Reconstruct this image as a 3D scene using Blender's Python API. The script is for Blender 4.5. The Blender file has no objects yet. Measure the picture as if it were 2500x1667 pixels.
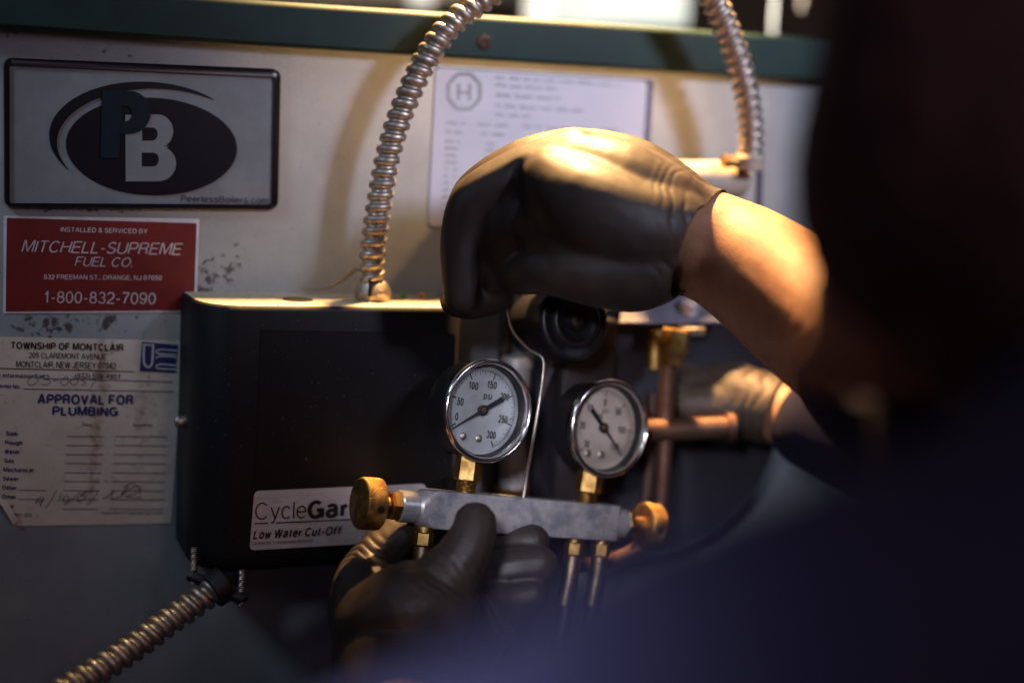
import bpy, bmesh, math, random
from mathutils import Vector, Matrix, noise
random.seed(7)
S = bpy.context.scene
COL = S.collection
# ------------------------------------------------------------------ camera
FPX = 3472.0                      # focal length in photo pixels (2500 px wide), 50 mm
PITCH, ROLL = math.radians(8.0), math.radians(3.2)
up_c = Vector((math.cos(PITCH)*math.sin(ROLL), -math.sin(PITCH), math.cos(PITCH)*math.cos(ROLL)))
fy = (Vector((0,1,0)) - up_c*up_c.y).normalized()
fx = fy.cross(up_c).normalized()
RC = Matrix((fx, fy, up_c))       # camera-aligned (right, depth, up) -> world
CAM = Vector((0, 0, 1.45))
def cw(v): return RC @ Vector(v)
def at(x, y, D):                  # photo pixel + depth in metres -> world point
    return CAM + RC @ Vector(((x-1250)/FPX*D, D, -(y-833.5)/FPX*D))
cd = bpy.data.cameras.new('camera'); cam = bpy.data.objects.new('camera', cd); COL.objects.link(cam)
r, f, u = cw((1,0,0)), cw((0,1,0)), cw((0,0,1))
cam.matrix_world = Matrix.Translation(CAM) @ Matrix((( r.x,u.x,-f.x),(r.y,u.y,-f.y),(r.z,u.z,-f.z))).to_4x4()
cd.lens = 50; cd.sensor_width = 36; cd.clip_start = .02; cd.clip_end = 50
cd.dof.use_dof = True; cd.dof.focus_distance = .943; cd.dof.aperture_fstop = 1.4; cd.dof.aperture_blades = 0
S.camera = cam
# ------------------------------------------------------------------ world, lights, exposure
W = bpy.data.worlds.new('World'); S.world = W; W.use_nodes = True
W.node_tree.nodes['Background'].inputs[0].default_value = (.42, .36, .55, 1)
W.node_tree.nodes['Background'].inputs[1].default_value = .035
S.view_settings.view_transform = 'Standard'; S.view_settings.look = 'None'
S.view_settings.exposure = 0; S.view_settings.gamma = 1
S.cycles.use_denoising = True
S.cycles.sample_clamp_indirect = 4
def lamp(name, kind, pos, target, power, color, size=.1, spot=None, blend=1):
    l = bpy.data.lights.new(name, kind); o = bpy.data.objects.new(name, l); COL.objects.link(o)
    o.location = pos; o.rotation_euler = (target-pos).to_track_quat('-Z','Y').to_euler()
    l.energy = power; l.color = color
    if kind == 'AREA': l.shape = 'DISK'; l.size = size; 
    if kind == 'SPOT': l.shadow_soft_size = size; l.spot_size = math.radians(spot); l.spot_blend = blend
    return o
def camp(x, y, z): return CAM + cw((x, y, z))
lamp('work_lamp', 'SPOT', camp(.06, 1.074, .60), camp(.02, .975, .0), 185, (1, .555, .215), .035, 68, .55)
lamp('window_light', 'SPOT', camp(1.0, .05, .56), camp(.11, 1.1, .19), 80, (.74, .78, 1), .13, 30, 1)
lamp('left_fill', 'SPOT', camp(-.75, .25, .75), camp(-.23, 1.0, .055), 19, (.60, .80, 1), .12, 27, 1)  # bluish fill spot added for the left side of the panel
lamp('back_fill', 'SPOT', camp(.20, 1.22, .50), camp(.12, 1.75, .30), 26, (1, .90, .74), .08, 110, .8)  # added fill so the things beyond the boiler top show
lamp('room_fill', 'AREA', camp(-.05, .05, .62), camp(.05, .9, -.1), .35, (.78, .70, 1), .35)  # soft lilac fill added from above
lamp('gauge_fill', 'SPOT', camp(-.10, .10, .12), camp(.055, .97, -.105), 36, (.86, .86, 1), .05, 19, 1)  # fill spot added to brighten gauges and bar, no torch in the scene
lamp('sleeve_fill', 'SPOT', camp(-.40, .02, .25), camp(-.08, .32, -.14), 120, (.86, .84, 1), .06, 29, 1)  # spot added only to brighten the near sleeve
lamp('head_fill', 'AREA', camp(.55, -.1, .35), camp(.22, .55, .12), 1.3, (1, .72, .78), .3)  # weak fill added to lift the dark head and shirt
lamp('conduit_fill', 'SPOT', camp(-.37, .893, .27), at(290, 1600, .925), 9.0, (1, .66, .26), .02, 17, 1)  # narrow warm spot added to gild the lower left conduit
# ------------------------------------------------------------------ helpers
def tag(o, label=None, cat=None, group=None, kind=None):
    if label: o['label'] = label
    if cat: o['category'] = cat
    if group: o['group'] = group
    if kind: o['kind'] = kind
    return o
def empty(name, loc, label, cat, group=None):
    o = bpy.data.objects.new(name, None); COL.objects.link(o); o.location = loc; o.empty_display_size = .02
    return tag(o, label, cat, group)
def link(name, me, mat, parent=None):
    o = bpy.data.objects.new(name, me); COL.objects.link(o)
    if mat:
        for m in (mat if isinstance(mat, (list, tuple)) else [mat]): me.materials.append(m)
    if parent is not None:
        o.parent = parent; 
        chain = parent; loc = Vector((0,0,0))
        while chain: loc += chain.location; chain = chain.parent
        o.location = -loc if parent.type == 'EMPTY' else Vector((0,0,0))
    return o
def obj(name, bm, mat, parent=None, smooth=True, angle=35):
    bmesh.ops.recalc_face_normals(bm, faces=bm.faces[:])
    me = bpy.data.meshes.new(name); bm.to_mesh(me); bm.free()
    if smooth:
        for p in me.polygons: p.use_smooth = True
        try: me.set_sharp_from_angle(angle=math.radians(angle))
        except Exception: pass
    return link(name, me, mat, parent)
def loft(bm, rings, close=True, cap=True, mi=0):
    vr = [[bm.verts.new(p) for p in ring] for ring in rings]
    n = len(rings[0])
    for a, b in zip(vr[:-1], vr[1:]):
        for i in range(n if close else n-1):
            f_ = bm.faces.new((a[i], a[(i+1)%n], b[(i+1)%n], b[i])); f_.material_index = mi
    if cap and close:
        for q in (vr[0][::-1], vr[-1]):
            f_ = bm.faces.new(q); f_.material_index = mi
    return vr
def frame(o, ax):                 # orthonormal pair perpendicular to ax
    ax = ax.normalized(); t = Vector((0,0,1)) if abs(ax.z) < .9 else Vector((1,0,0))
    a = ax.cross(t).normalized(); return a, ax.cross(a).normalized()
def lathe(bm, o, ax, prof, n=48, x=None, mi=0, cap=True, phase=0):   # prof: [(along, radius)]
    ax = ax.normalized()
    if x is None: x, y = frame(o, ax)
    else: y = ax.cross(x).normalized()
    rings = [[o + ax*s + (x*math.cos(2*math.pi*i/n+phase) + y*math.sin(2*math.pi*i/n+phase))*max(rr,1e-5) for i in range(n)] for s, rr in prof]
    return loft(bm, rings, True, cap, mi)
def cyl(bm, a, b, r0, r1=None, n=32, mi=0, x=None):
    r1 = r0 if r1 is None else r1
    lathe(bm, a, b-a, [(0, r0), ((b-a).length, r1)], n, x, mi)
def obox(bm, o, ex, ey, ez, bevel=0, seg=2):      # o = centre, e* = half vectors
    vs = [bm.verts.new(o + ex*i + ey*j + ez*k) for i in (-1,1) for j in (-1,1) for k in (-1,1)]
    fs = [(0,1,3,2),(4,6,7,5),(0,4,5,1),(2,3,7,6),(0,2,6,4),(1,5,7,3)]
    faces = [bm.faces.new([vs[i] for i in q]) for q in fs]
    if bevel:
        es = list({e for f_ in faces for e in f_.edges})
        bmesh.ops.bevel(bm, geom=es, offset=bevel, segments=seg, affect='EDGES', profile=.5)
def spline(pts, n):               # Catmull-Rom over lists of equal-length tuples
    out = []; P = [pts[0]] + list(pts) + [pts[-1]]
    for i in range(1, len(P)-2):
        for k in range(n):
            t = k/n; a, b, c, d = P[i-1], P[i], P[i+1], P[i+2]
            out.append(tuple(.5*((2*b[j]) + (-a[j]+c[j])*t + (2*a[j]-5*b[j]+4*c[j]-d[j])*t*t + (-a[j]+3*b[j]-3*c[j]+d[j])*t**3) for j in range(len(a))))
    out.append(tuple(pts[-1])); return out
def tube(bm, pts, rad, n=16, rf=None, cap=True):
    pts = [Vector(p) for p in pts]; rings = []
    t = (pts[1]-pts[0]).normalized(); a, _ = frame(None, t); L = 0
    for i, p in enumerate(pts):
        if i: L += (p-pts[i-1]).length
        t = (pts[min(i+1,len(pts)-1)] - pts[max(i-1,0)]).normalized()
        a = (a - t*a.dot(t)).normalized(); b = t.cross(a)
        rr = rad[i] if isinstance(rad, (list, tuple)) else rad
        ring = []
        for k in range(n):
            ph = 2*math.pi*k/n
            q = rr*(rf(L, ph) if rf else 1)
            ring.append(p + (a*math.cos(ph)+b*math.sin(ph))*q)
        rings.append(ring)
    loft(bm, rings, True, cap)
# ------------------------------------------------------------------ materials
def mat(name, color, rough=.5, metal=0, color2=None, nscale=40, ncon=(.4,.6), bump=0, bscale=300, spec=.5, rough2=None, coat=0, speck=None, sss=0, trans=0, detail=6, bdist=.001, sheen=0, aniso=None):
    m = bpy.data.materials.new(name); m.use_nodes = True; nt = m.node_tree; N = nt.nodes; b = N['Principled BSDF']
    L = nt.links.new
    b.inputs['Roughness'].default_value = rough; b.inputs['Metallic'].default_value = metal
    b.inputs['Specular IOR Level'].default_value = spec; b.inputs['Coat Weight'].default_value = coat
    b.inputs['Transmission Weight'].default_value = trans
    if sheen: b.inputs['Sheen Weight'].default_value = sheen
    if sss:
        b.inputs['Subsurface Weight'].default_value = sss; b.inputs['Subsurface Radius'].default_value = (1,.35,.2); b.inputs['Subsurface Scale'].default_value = .008
    tc = N.new('ShaderNodeTexCoord'); src = tc.outputs['Object']
    if aniso:
        mp = N.new('ShaderNodeMapping'); mp.inputs['Scale'].default_value = aniso; L(src, mp.inputs[0]); src = mp.outputs[0]
    c2 = color2 or tuple(c*.75 for c in color)
    nz = N.new('ShaderNodeTexNoise'); nz.inputs['Scale'].default_value = nscale; nz.inputs['Detail'].default_value = detail; nz.inputs['Roughness'].default_value = .6
    L(src, nz.inputs['Vector'])
    rp = N.new('ShaderNodeValToRGB'); rp.color_ramp.elements[0].position = ncon[0]; rp.color_ramp.elements[1].position = ncon[1]
    rp.color_ramp.elements[0].color = (*c2, 1); rp.color_ramp.elements[1].color = (*color, 1)
    L(nz.outputs[0], rp.inputs[0]); out = rp.outputs[0]
    if speck:
        for (sc, th, col_) in speck:
            n2 = N.new('ShaderNodeTexNoise'); n2.inputs['Scale'].default_value = sc; n2.inputs['Detail'].default_value = 2
            L(src, n2.inputs['Vector'])
            r2 = N.new('ShaderNodeValToRGB'); r2.color_ramp.elements[0].position = th; r2.color_ramp.elements[1].position = th+.03
            L(n2.outputs[0], r2.inputs[0])
            mx = N.new('ShaderNodeMix'); mx.data_type = 'RGBA'; L(r2.outputs[0], mx.inputs[0]); L(out, mx.inputs[6]); mx.inputs[7].default_value = (*col_, 1)
            out = mx.outputs[2]
    L(out, b.inputs['Base Color'])
    if rough2 is not None:
        mr = N.new('ShaderNodeMapRange'); mr.inputs[1].default_value = ncon[0]; mr.inputs[2].default_value = ncon[1]
        mr.inputs[3].default_value = rough2; mr.inputs[4].default_value = rough
        L(nz.outputs[0], mr.inputs[0]); L(mr.outputs[0], b.inputs['Roughness'])
    if bump:
        nb = N.new('ShaderNodeTexNoise'); nb.inputs['Scale'].default_value = bscale; nb.inputs['Detail'].default_value = 5
        L(src, nb.inputs['Vector'])
        bp = N.new('ShaderNodeBump'); bp.inputs['Strength'].default_value = bump; bp.inputs['Distance'].default_value = bdist
        L(nb.outputs[0], bp.inputs['Height']); L(bp.outputs[0], b.inputs['Normal'])
    return m
def stains_shadow(m, spots, col_, lo=.72, hi=.84):       # blotches of wear/rust and painted shadow with their own place and ragged outline: (point, radius)
    nt = m.node_tree; N = nt.nodes; L = nt.links.new; b = N['Principled BSDF']
    g = N.new('ShaderNodeNewGeometry'); prev = b.inputs['Base Color'].links[0].from_socket
    nz = N.new('ShaderNodeTexNoise'); nz.inputs['Scale'].default_value = 190; nz.inputs['Detail'].default_value = 5; L(g.outputs['Position'], nz.inputs['Vector'])
    acc = None
    for p, rad, k in spots:
        sb = N.new('ShaderNodeVectorMath'); sb.operation = 'SUBTRACT'; L(g.outputs['Position'], sb.inputs[0]); sb.inputs[1].default_value = p
        sc = N.new('ShaderNodeVectorMath'); sc.operation = 'DIVIDE'; L(sb.outputs[0], sc.inputs[0]); sc.inputs[1].default_value = rad
        ln = N.new('ShaderNodeVectorMath'); ln.operation = 'LENGTH'; L(sc.outputs[0], ln.inputs[0])
        mr = N.new('ShaderNodeMapRange'); mr.inputs[1].default_value = 0; mr.inputs[2].default_value = 1; mr.inputs[3].default_value = k; mr.inputs[4].default_value = 0
        L(ln.outputs['Value'], mr.inputs[0])
        if acc is None: acc = mr.outputs[0]
        else:
            a_ = N.new('ShaderNodeMath'); a_.operation = 'MAXIMUM'; L(acc, a_.inputs[0]); L(mr.outputs[0], a_.inputs[1]); acc = a_.outputs[0]
    ad = N.new('ShaderNodeMath'); ad.operation = 'ADD'; L(acc, ad.inputs[0]); L(nz.outputs[0], ad.inputs[1])
    r2 = N.new('ShaderNodeMapRange'); r2.inputs[1].default_value = lo; r2.inputs[2].default_value = hi; L(ad.outputs[0], r2.inputs[0])
    mx = N.new('ShaderNodeMix'); mx.data_type = 'RGBA'; L(r2.outputs[0], mx.inputs[0]); L(prev, mx.inputs[6]); mx.inputs[7].default_value = (*col_, 1)
    L(mx.outputs[2], b.inputs['Base Color'])
M = {}
M['panel'] = mat('painted_steel', (.27,.295,.31), .45, 0, (.185,.205,.215), 16, (.30,.72), .12, 500, speck=[(520,.70,(.13,.12,.12))], bdist=.0006)
M['green'] = mat('green_enamel', (.002,.024,.020), .6, 0, (.0015,.017,.014), 30, bump=.1, bscale=400, spec=.3)
M['black_plastic'] = mat('black_plastic', (.005,.004,.007), .55, 0, (.004,.004,.005), 60, bump=.25, bscale=1400, speck=[(420,.72,(.08,.08,.09)), (1100,.75,(.18,.18,.18))], bdist=.0004, spec=.3)
M['dust'] = mat('dusty_plastic', (.46,.40,.28), .8, 0, (.34,.29,.19), 160, (.3,.6), .4, 900, speck=[(260,.72,(.03,.025,.02))])
M['glove'] = mat('black_nitrile', (.027,.019,.015), .58, 0, (.021,.015,.013), 60, bump=.14, bscale=520, spec=.38, rough2=.50, bdist=.0005)
M['skin'] = mat('skin', (.38,.20,.11), .55, 0, (.27,.125,.07), 70, (.3,.7), .6, 900, spec=.4, sss=.12, bdist=.0004)
M['navy'] = mat('navy_cloth', (.012,.012,.034), .9, 0, (.009,.009,.027), 60, bump=.5, bscale=1500, spec=.2)
M['hair'] = mat('dark_hair', (.07,.026,.024), .8, 0, (.045,.018,.018), 80, bump=.5, bscale=900, spec=.3)
M['brass'] = mat('brass', (.46,.28,.09), .42, 1, (.20,.11,.035), 110, (.38,.62), .25, 700, rough2=.5, bdist=.0003)
M['copper'] = mat('tarnished_copper', (.13,.07,.05), .6, .85, (.07,.04,.03), 60, (.35,.65), .2, 400, rough2=.7)
M['steel'] = mat('zinc_steel', (.54,.48,.41), .42, 1, (.34,.29,.25), 160, rough2=.58, bump=.08, bscale=600, bdist=.0003)
M['hose_metal'] = mat('crimped_ferrule', (.34,.25,.17), .42, 1, (.18,.13,.10), 90)
M['chrome'] = mat('bezel_chrome', (.80,.76,.75), .14, 1, (.62,.56,.54), 180, (.35,.6), .05, 700, rough2=.24, bdist=.0002)
M['alu'] = mat('worn_aluminium', (.50,.46,.46), .36, .55, (.20,.20,.23), 75, (.40,.60), .3, 1500, rough2=.6, bdist=.0003)
M['alu_bright'] = mat('turned_aluminium', (.74,.73,.74), .24, .7, (.6,.6,.62), 300, bump=.1, bscale=900, bdist=.0002)
M['dial'] = mat('dial_white', (.55,.57,.58), .5, 0, (.47,.49,.50), 90, (.35,.6), speck=[(500,.735,(.10,.09,.09))])
M['dial2'] = mat('dial_yellowed', (.58,.49,.43), .5, 0, (.50,.41,.36), 60, (.35,.6))
M['ink'] = mat('black_ink', (.012,.012,.014), .5)
M['ink_blue'] = mat('blue_ink', (.012,.03,.14), .5)
M['pencil'] = mat('pencil', (.10,.09,.10), .6)
M['greyink'] = mat('grey_ink', (.36,.40,.40), .6)
M['red'] = mat('red_vinyl', (.17,.008,.006), .42, 0, (.12,.006,.005), 30, (.35,.65), .08, 600)
M['white_vinyl'] = mat('white_vinyl', (.66,.66,.70), .45, 0, (.55,.55,.58), 60)
M['red_text'] = mat('white_print', (.62,.50,.52), .5)
M['paper'] = mat('aged_paper', (.68,.61,.52), .65, 0, (.58,.50,.41), 40, (.3,.7), .25, 120, speck=[(300,.745,(.12,.08,.05))], bdist=.002)
M['paper2'] = mat('white_label', (.62,.62,.68), .5, 0, (.56,.57,.64), 30, (.3,.7))
M['plate'] = mat('silver_plate', (.20,.22,.235), .42, 0, (.17,.185,.20), 40)
M['plate_black'] = mat('gloss_black', (.006,.004,.006), .25, 0, spec=.4)
M['plate_violet'] = mat('dark_violet_enamel', (.003,.002,.007), .4, 0, spec=.25)
M['plate_teal'] = mat('teal_enamel', (.002,.012,.022), .5, 0, spec=.2)
M['foil'] = mat('brushed_foil', (.72,.73,.76), .40, .25, (.56,.57,.60), 60, (.35,.65), .15, 900, aniso=(1,1,6))
M['dark_iron'] = mat('dark_iron', (.022,.018,.022), .5, .2, (.014,.011,.013), 50, bump=.3, bscale=500)
M['lit_glove'] = mat('warm_lit_nitrile', (.07,.048,.032), .6, 0, (.05,.034,.024), 60, bump=.2)  # black glove again, base raised to stand in for warm lamp light
M['pale_pipe'] = mat('pale_pipe', (.48,.46,.47), .45, .2, (.38,.36,.37), 50)
M['drum'] = mat('dark_drum_paint', (.020,.018,.024), .48, 0, (.014,.013,.017), 20, (.3,.7), .2, 300, speck=[(200,.74,(.08,.06,.05))])
M['rust_pipe'] = mat('rusty_pipe', (.05,.025,.018), .6, .3, (.03,.014,.010), 90, bump=.4, bscale=400)
M['rubber'] = mat('black_rubber', (.008,.008,.010), .42, 0, bump=.2, bscale=800)
M['beige'] = mat('beige_enamel', (.36,.31,.25), .5, 0, (.30,.25,.20), 40)
M['grey_plate'] = mat('grey_zinc', (.12,.12,.16), .6, .0, (.09,.09,.12), 60)
M['white_paint'] = mat('white_paint', (.75,.76,.74), .5)
M['paleblue'] = mat('pale_blue_panel', (.50,.58,.62), .5, 0, (.46,.54,.58), 20)
M['backwall'] = mat('brown_wall', (.05,.030,.026), .8, 0, (.035,.02,.018), 10)
M['hole'] = mat('recess_dark', (.004,.004,.004), .9)
M['cobweb'] = mat('dusty_fibre', (.32,.22,.13), .9, 0, bump=.5, bscale=900)
def lens(name, col_, rough=.1):
    m = mat(name, col_, rough, 0, tuple(c*.8 for c in col_), 40, trans=.5, coat=.5); return m
M['green_lens'] = lens('green_lens', (.12,.75,.12)); M['amber_lens'] = lens('amber_lens', (.95,.55,.06))
g = bpy.data.materials.new('gauge_glass'); g.use_nodes = True
nt = g.node_tree; nt.nodes.clear()
o_ = nt.nodes.new('ShaderNodeOutputMaterial'); tr = nt.nodes.new('ShaderNodeBsdfTransparent'); gl = nt.nodes.new('ShaderNodeBsdfGlossy'); fr = nt.nodes.new('ShaderNodeLayerWeight'); pw5 = nt.nodes.new('ShaderNodeMath'); pw5.operation = 'POWER'; pw5.inputs[1].default_value = 4; ad5 = nt.nodes.new('ShaderNodeMath'); ad5.operation = 'MULTIPLY_ADD'; ad5.inputs[1].default_value = .7; ad5.inputs[2].default_value = .03; mx_ = nt.nodes.new('ShaderNodeMixShader')
gl.inputs['Roughness'].default_value = .06; nt.links.new(fr.outputs['Facing'], pw5.inputs[0]); nt.links.new(pw5.outputs[0], ad5.inputs[0])
nt.links.new(ad5.outputs[0], mx_.inputs[0]); nt.links.new(tr.outputs[0], mx_.inputs[1]); nt.links.new(gl.outputs[0], mx_.inputs[2]); nt.links.new(mx_.outputs[0], o_.inputs[0])
M['glass'] = g
# ------------------------------------------------------------------ the plane of the boiler front
t_ = 2.457
e1 = cw((t_, 1, (-t_*up_c.x - up_c.y)/up_c.z)).normalized()      # along the boiler front, horizontal
e2 = Vector((0,0,1)); nw = e1.cross(e2).normalized()             # nw points out of the boiler
if nw.dot(cw((0,1,0))) > 0: nw = -nw
W0 = at(0, 833, .95)
def onplane(x, y, p0, n):         # the point seen at a photo pixel on the plane p0, n
    d = at(x, y, 1) - CAM
    return CAM + d * ((p0-CAM).dot(n) / d.dot(n))
def pw(x, y, off=0): return onplane(x, y, W0 + nw*off, nw)
def quad_slab(bm, pts, thick, fn, off):          # outline in pixels on the panel -> thin slab
    a = [fn(x, y, off+thick) for x, y in pts]; b = [fn(x, y, off) for x, y in pts]
    loft(bm, [b, a])
def rrect(c, rad, n=6):           # rounded outline from 4 pixel corners TL TR BR BL
    out = []
    for i in range(4):
        p = Vector(c[i]); a = (Vector(c[i-1])-p).normalized(); b = (Vector(c[(i+1)%4])-p).normalized()
        for k in range(n+1):
            t = k/n*math.pi/2
            out.append(tuple(p + (a+b)*rad - a*rad*math.sin(t) - b*rad*math.cos(t)))
    return out
# ---- lettering
# a plain sans-serif alphabet drawn as pen strokes: capitals are 1 high, small letters .74, (width, strokes)
def arc(cx, cy, rx, ry, a0, a1, n=None):
    n = n or max(4, int(abs(a1-a0)/15))
    return [(cx+rx*math.cos(math.radians(a0+(a1-a0)*k/n)), cy+ry*math.sin(math.radians(a0+(a1-a0)*k/n))) for k in range(n+1)]
def bowl(x0, y0, y1, rx, xs):     # stem side straight, right side round
    m_ = (y0+y1)/2; return [(x0, y1), (xs, y1)] + arc(xs, m_, rx, (y1-y0)/2, 90, -90)[1:] + [(x0, y0)]
LETTERS = {
 'A': (.72, [[(0,0),(.33,1),(.39,1),(.72,0)], [(.12,.32),(.60,.32)]]),
 'B': (.64, [[(0,0),(0,1)], bowl(0,.53,1,.22,.36), bowl(0,0,.53,.25,.37)]),
 'C': (.72, [arc(.37,.5,.37,.5,42,318)]),
 'D': (.70, [[(0,0),(0,1)], bowl(0,0,1,.36,.32)]),
 'E': (.58, [[(.58,1),(0,1),(0,0),(.60,0)], [(0,.52),(.54,.52)]]),
 'F': (.54, [[(.56,1),(0,1),(0,0)], [(0,.50),(.48,.50)]]),
 'G': (.74, [arc(.37,.5,.37,.5,48,345) , [(.42,.46),(.73,.46),(.73,.0)]]),
 'H': (.66, [[(0,0),(0,1)], [(.66,0),(.66,1)], [(0,.52),(.66,.52)]]),
 'I': (.02, [[(.01,0),(.01,1)]]),
 'J': (.46, [[(.46,1),(.46,.26)] + arc(.23,.26,.23,.27,0,-180)]),
 'L': (.50, [[(0,1),(0,0),(.52,0)]]),
 'M': (.80, [[(0,0),(0,1),(.08,1),(.40,.06),(.72,1),(.80,1),(.80,0)]]),
 'N': (.66, [[(0,0),(0,1),(.06,1),(.60,0),(.66,0),(.66,1)]]),
 'O': (.78, [arc(.39,.5,.39,.5,90,450)]),
 'P': (.60, [[(0,0),(0,1)], bowl(0,.46,1,.26,.35)]),
 'R': (.64, [[(0,0),(0,1)], bowl(0,.50,1,.24,.37), [(.34,.50),(.50,.46),(.58,.32),(.60,.06),(.64,0)]]),
 'S': (.60, [arc(.30,.75,.27,.25,25,215)[:-1] + [(.13,.56),(.30,.50),(.50,.43)] + arc(.30,.25,.30,.25,35,-158)]),
 'T': (.62, [[(0,1),(.62,1)], [(.31,1),(.31,0)]]),
 'U': (.66, [[(0,1),(0,.32)] + arc(.33,.32,.33,.33,180,360) + [(.66,1)]]),
 'V': (.66, [[(0,1),(.30,0),(.36,0),(.66,1)]]),
 'W': (.96, [[(0,1),(.22,0),(.27,0),(.46,1),(.50,1),(.69,0),(.74,0),(.96,1)]]),
 'Y': (.66, [[(0,1),(.33,.42),(.66,1)], [(.33,.42),(.33,0)]]),
 'a': (.52, [arc(.25,.55,.22,.19,160,0) + [(.47,.10),(.53,0)], [(.47,.44),(.20,.40)] + arc(.20,.20,.20,.20,100,270) + [(.34,.02),(.47,.18)]]),
 'b': (.50, [[(0,0),(0,1)], arc(.25,.36,.25,.37,180,-180)]),
 'c': (.50, [arc(.26,.36,.26,.37,40,320)]),
 'd': (.50, [[(.50,0),(.50,1)], arc(.25,.36,.25,.37,0,360)]),
 'e': (.52, [[(.02,.38),(.51,.38)] + arc(.26,.36,.26,.37,5,318)]),
 'f': (.34, [[(.12,0),(.12,.80),(.19,.97),(.38,.98)], [(-.06,.66),(.36,.66)]]),
 'g': (.50, [arc(.25,.36,.25,.37,0,360), [(.50,.72),(.50,-.06)] + arc(.25,-.06,.25,.20,0,-160)]),
 'h': (.46, [[(0,0),(0,1)], [(0,.46)] + arc(.23,.48,.23,.24,150,0) + [(.46,0)]]),
 'i': (.02, [[(.01,0),(.01,.72)], [(.01,.88),(.01,1)]]),
 'l': (.02, [[(.01,0),(.01,1)]]),
 'm': (.78, [[(0,0),(0,.72)], [(0,.46)] + arc(.20,.50,.19,.22,150,0) + [(.39,0)], [(.39,.46)] + arc(.59,.50,.19,.22,150,0) + [(.78,0)]]),
 'n': (.46, [[(0,0),(0,.72)], [(0,.46)] + arc(.23,.48,.23,.24,150,0) + [(.46,0)]]),
 'o': (.52, [arc(.26,.36,.26,.37,90,450)]),
 'p': (.50, [[(0,-.26),(0,.72)], arc(.25,.36,.25,.37,180,-180)]),
 'r': (.26, [[(0,0),(0,.72)], [(0,.42),(.08,.62),(.28,.68)]]),
 's': (.46, [arc(.23,.54,.20,.18,25,215)[:-1] + [(.12,.40),(.23,.37),(.38,.32)] + arc(.23,.19,.23,.19,30,-158)]),
 't': (.26, [[(.12,.92),(.12,.12),(.18,.01),(.28,.01)], [(0,.70),(.27,.70)]]),
 'u': (.46, [[(0,.72),(0,.24)] + arc(.23,.24,.23,.24,180,330) + [(.46,.30)], [(.46,.72),(.46,0)]]),
 'w': (.68, [[(0,.72),(.17,0),(.20,0),(.34,.70),(.48,0),(.51,0),(.68,.72)]]),
 'y': (.46, [[(0,.72),(.24,.02)], [(.48,.72),(.22,-.10),(.14,-.24),(.02,-.26)]]),
 '0': (.50, [arc(.25,.5,.25,.5,90,450)]),
 '1': (.40, [[(.06,.76),(.20,.82),(.27,1),(.29,1),(.29,0)]]),
 '2': (.50, [arc(.25,.71,.25,.29,165,-20) + [(.42,.48),(.05,.14),(0,0),(.51,0)]]),
 '3': (.50, [arc(.25,.76,.22,.24,160,-80) + arc(.24,.27,.26,.27,85,-165)[1:]]),
 '4': (.54, [[(.40,0),(.40,1),(.36,1),(0,.34),(0,.26),(.55,.26)]]),
 '5': (.50, [[(.46,1),(.09,1),(.04,.50)] + arc(.24,.32,.26,.32,125,-160)]),
 '6': (.50, [arc(.25,.31,.25,.31,90,450), [(.02,.36)] + arc(.27,.52,.26,.48,180,35)]),
 '7': (.50, [[(0,1),(.50,1),(.50,.92),(.26,.50),(.15,0)]]),
 '8': (.50, [arc(.25,.77,.21,.23,90,450), arc(.25,.28,.25,.28,90,450)]),
 '9': (.50, [arc(.25,.69,.25,.31,90,450), [(.48,.64)] + arc(.23,.48,.26,.48,0,-145)]),
 '&': (.66, [[(.66,0),(.16,.64)] + arc(.30,.80,.16,.20,210,-40) + [(.12,.42)] + arc(.26,.23,.24,.23,160,330) + [(.62,.46)]]),
 '-': (.28, [[(0,.38),(.28,.38)]]),
 '.': (.04, [[(.02,-.05),(.02,.08)]]),
 ',': (.04, [[(.0,-.16),(.03,.08)]]),
 '(': (.18, [arc(.42,.40,.42,.70,140,220)]),
 ')': (.18, [arc(-.24,.40,.42,.70,40,-40)]),
}
def _text_mesh(s, bold=0, shear=0, space=1):
    pen = .122 + bold*2.8; gap = .15 + bold*.9; vs, fs, x, lift = [], [], 0.0, 0
    for ch in s:
        if ch == ' ': x += .34; continue
        w_, strokes = LETTERS[ch]
        for st in strokes:
            pts = [Vector(q) for q in st]; n_ = len(pts); k = len(vs); lift += 1
            shut = (pts[0]-pts[-1]).length < 1e-4
            for i, p in enumerate(pts):
                a = (p-pts[i-1]) if i else (p-pts[-2] if shut else pts[1]-p)
                b = (pts[i+1]-p) if i < n_-1 else (pts[1]-p if shut else p-pts[i-1])
                a = a.normalized(); b = b.normalized(); t = (a+b)
                t = t.normalized() if t.length > 1e-3 else a
                m_ = Vector((-t.y, t.x)); c_ = max(.45, m_.dot(Vector((-a.y, a.x))))
                e = Vector((0,0))
                if not shut and i == 0: e = -b*pen*.0
                for sg in (1, -1):
                    q = p + e + m_*(sg*pen/2/c_)
                    # keep the heavy pen inside the letter's own height
                    vs.append(Vector((x + q.x + q.y*shear, q.y*(1-pen*.9*(abs(p.y-.5) > .1)*0), lift % 7)))
            for i in range(n_-1): fs.append((k+2*i, k+2*i+1, k+2*i+3, k+2*i+2))
        x += w_ + gap*space + pen*.55
    return vs, fs
CAPH = 1.0
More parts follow.
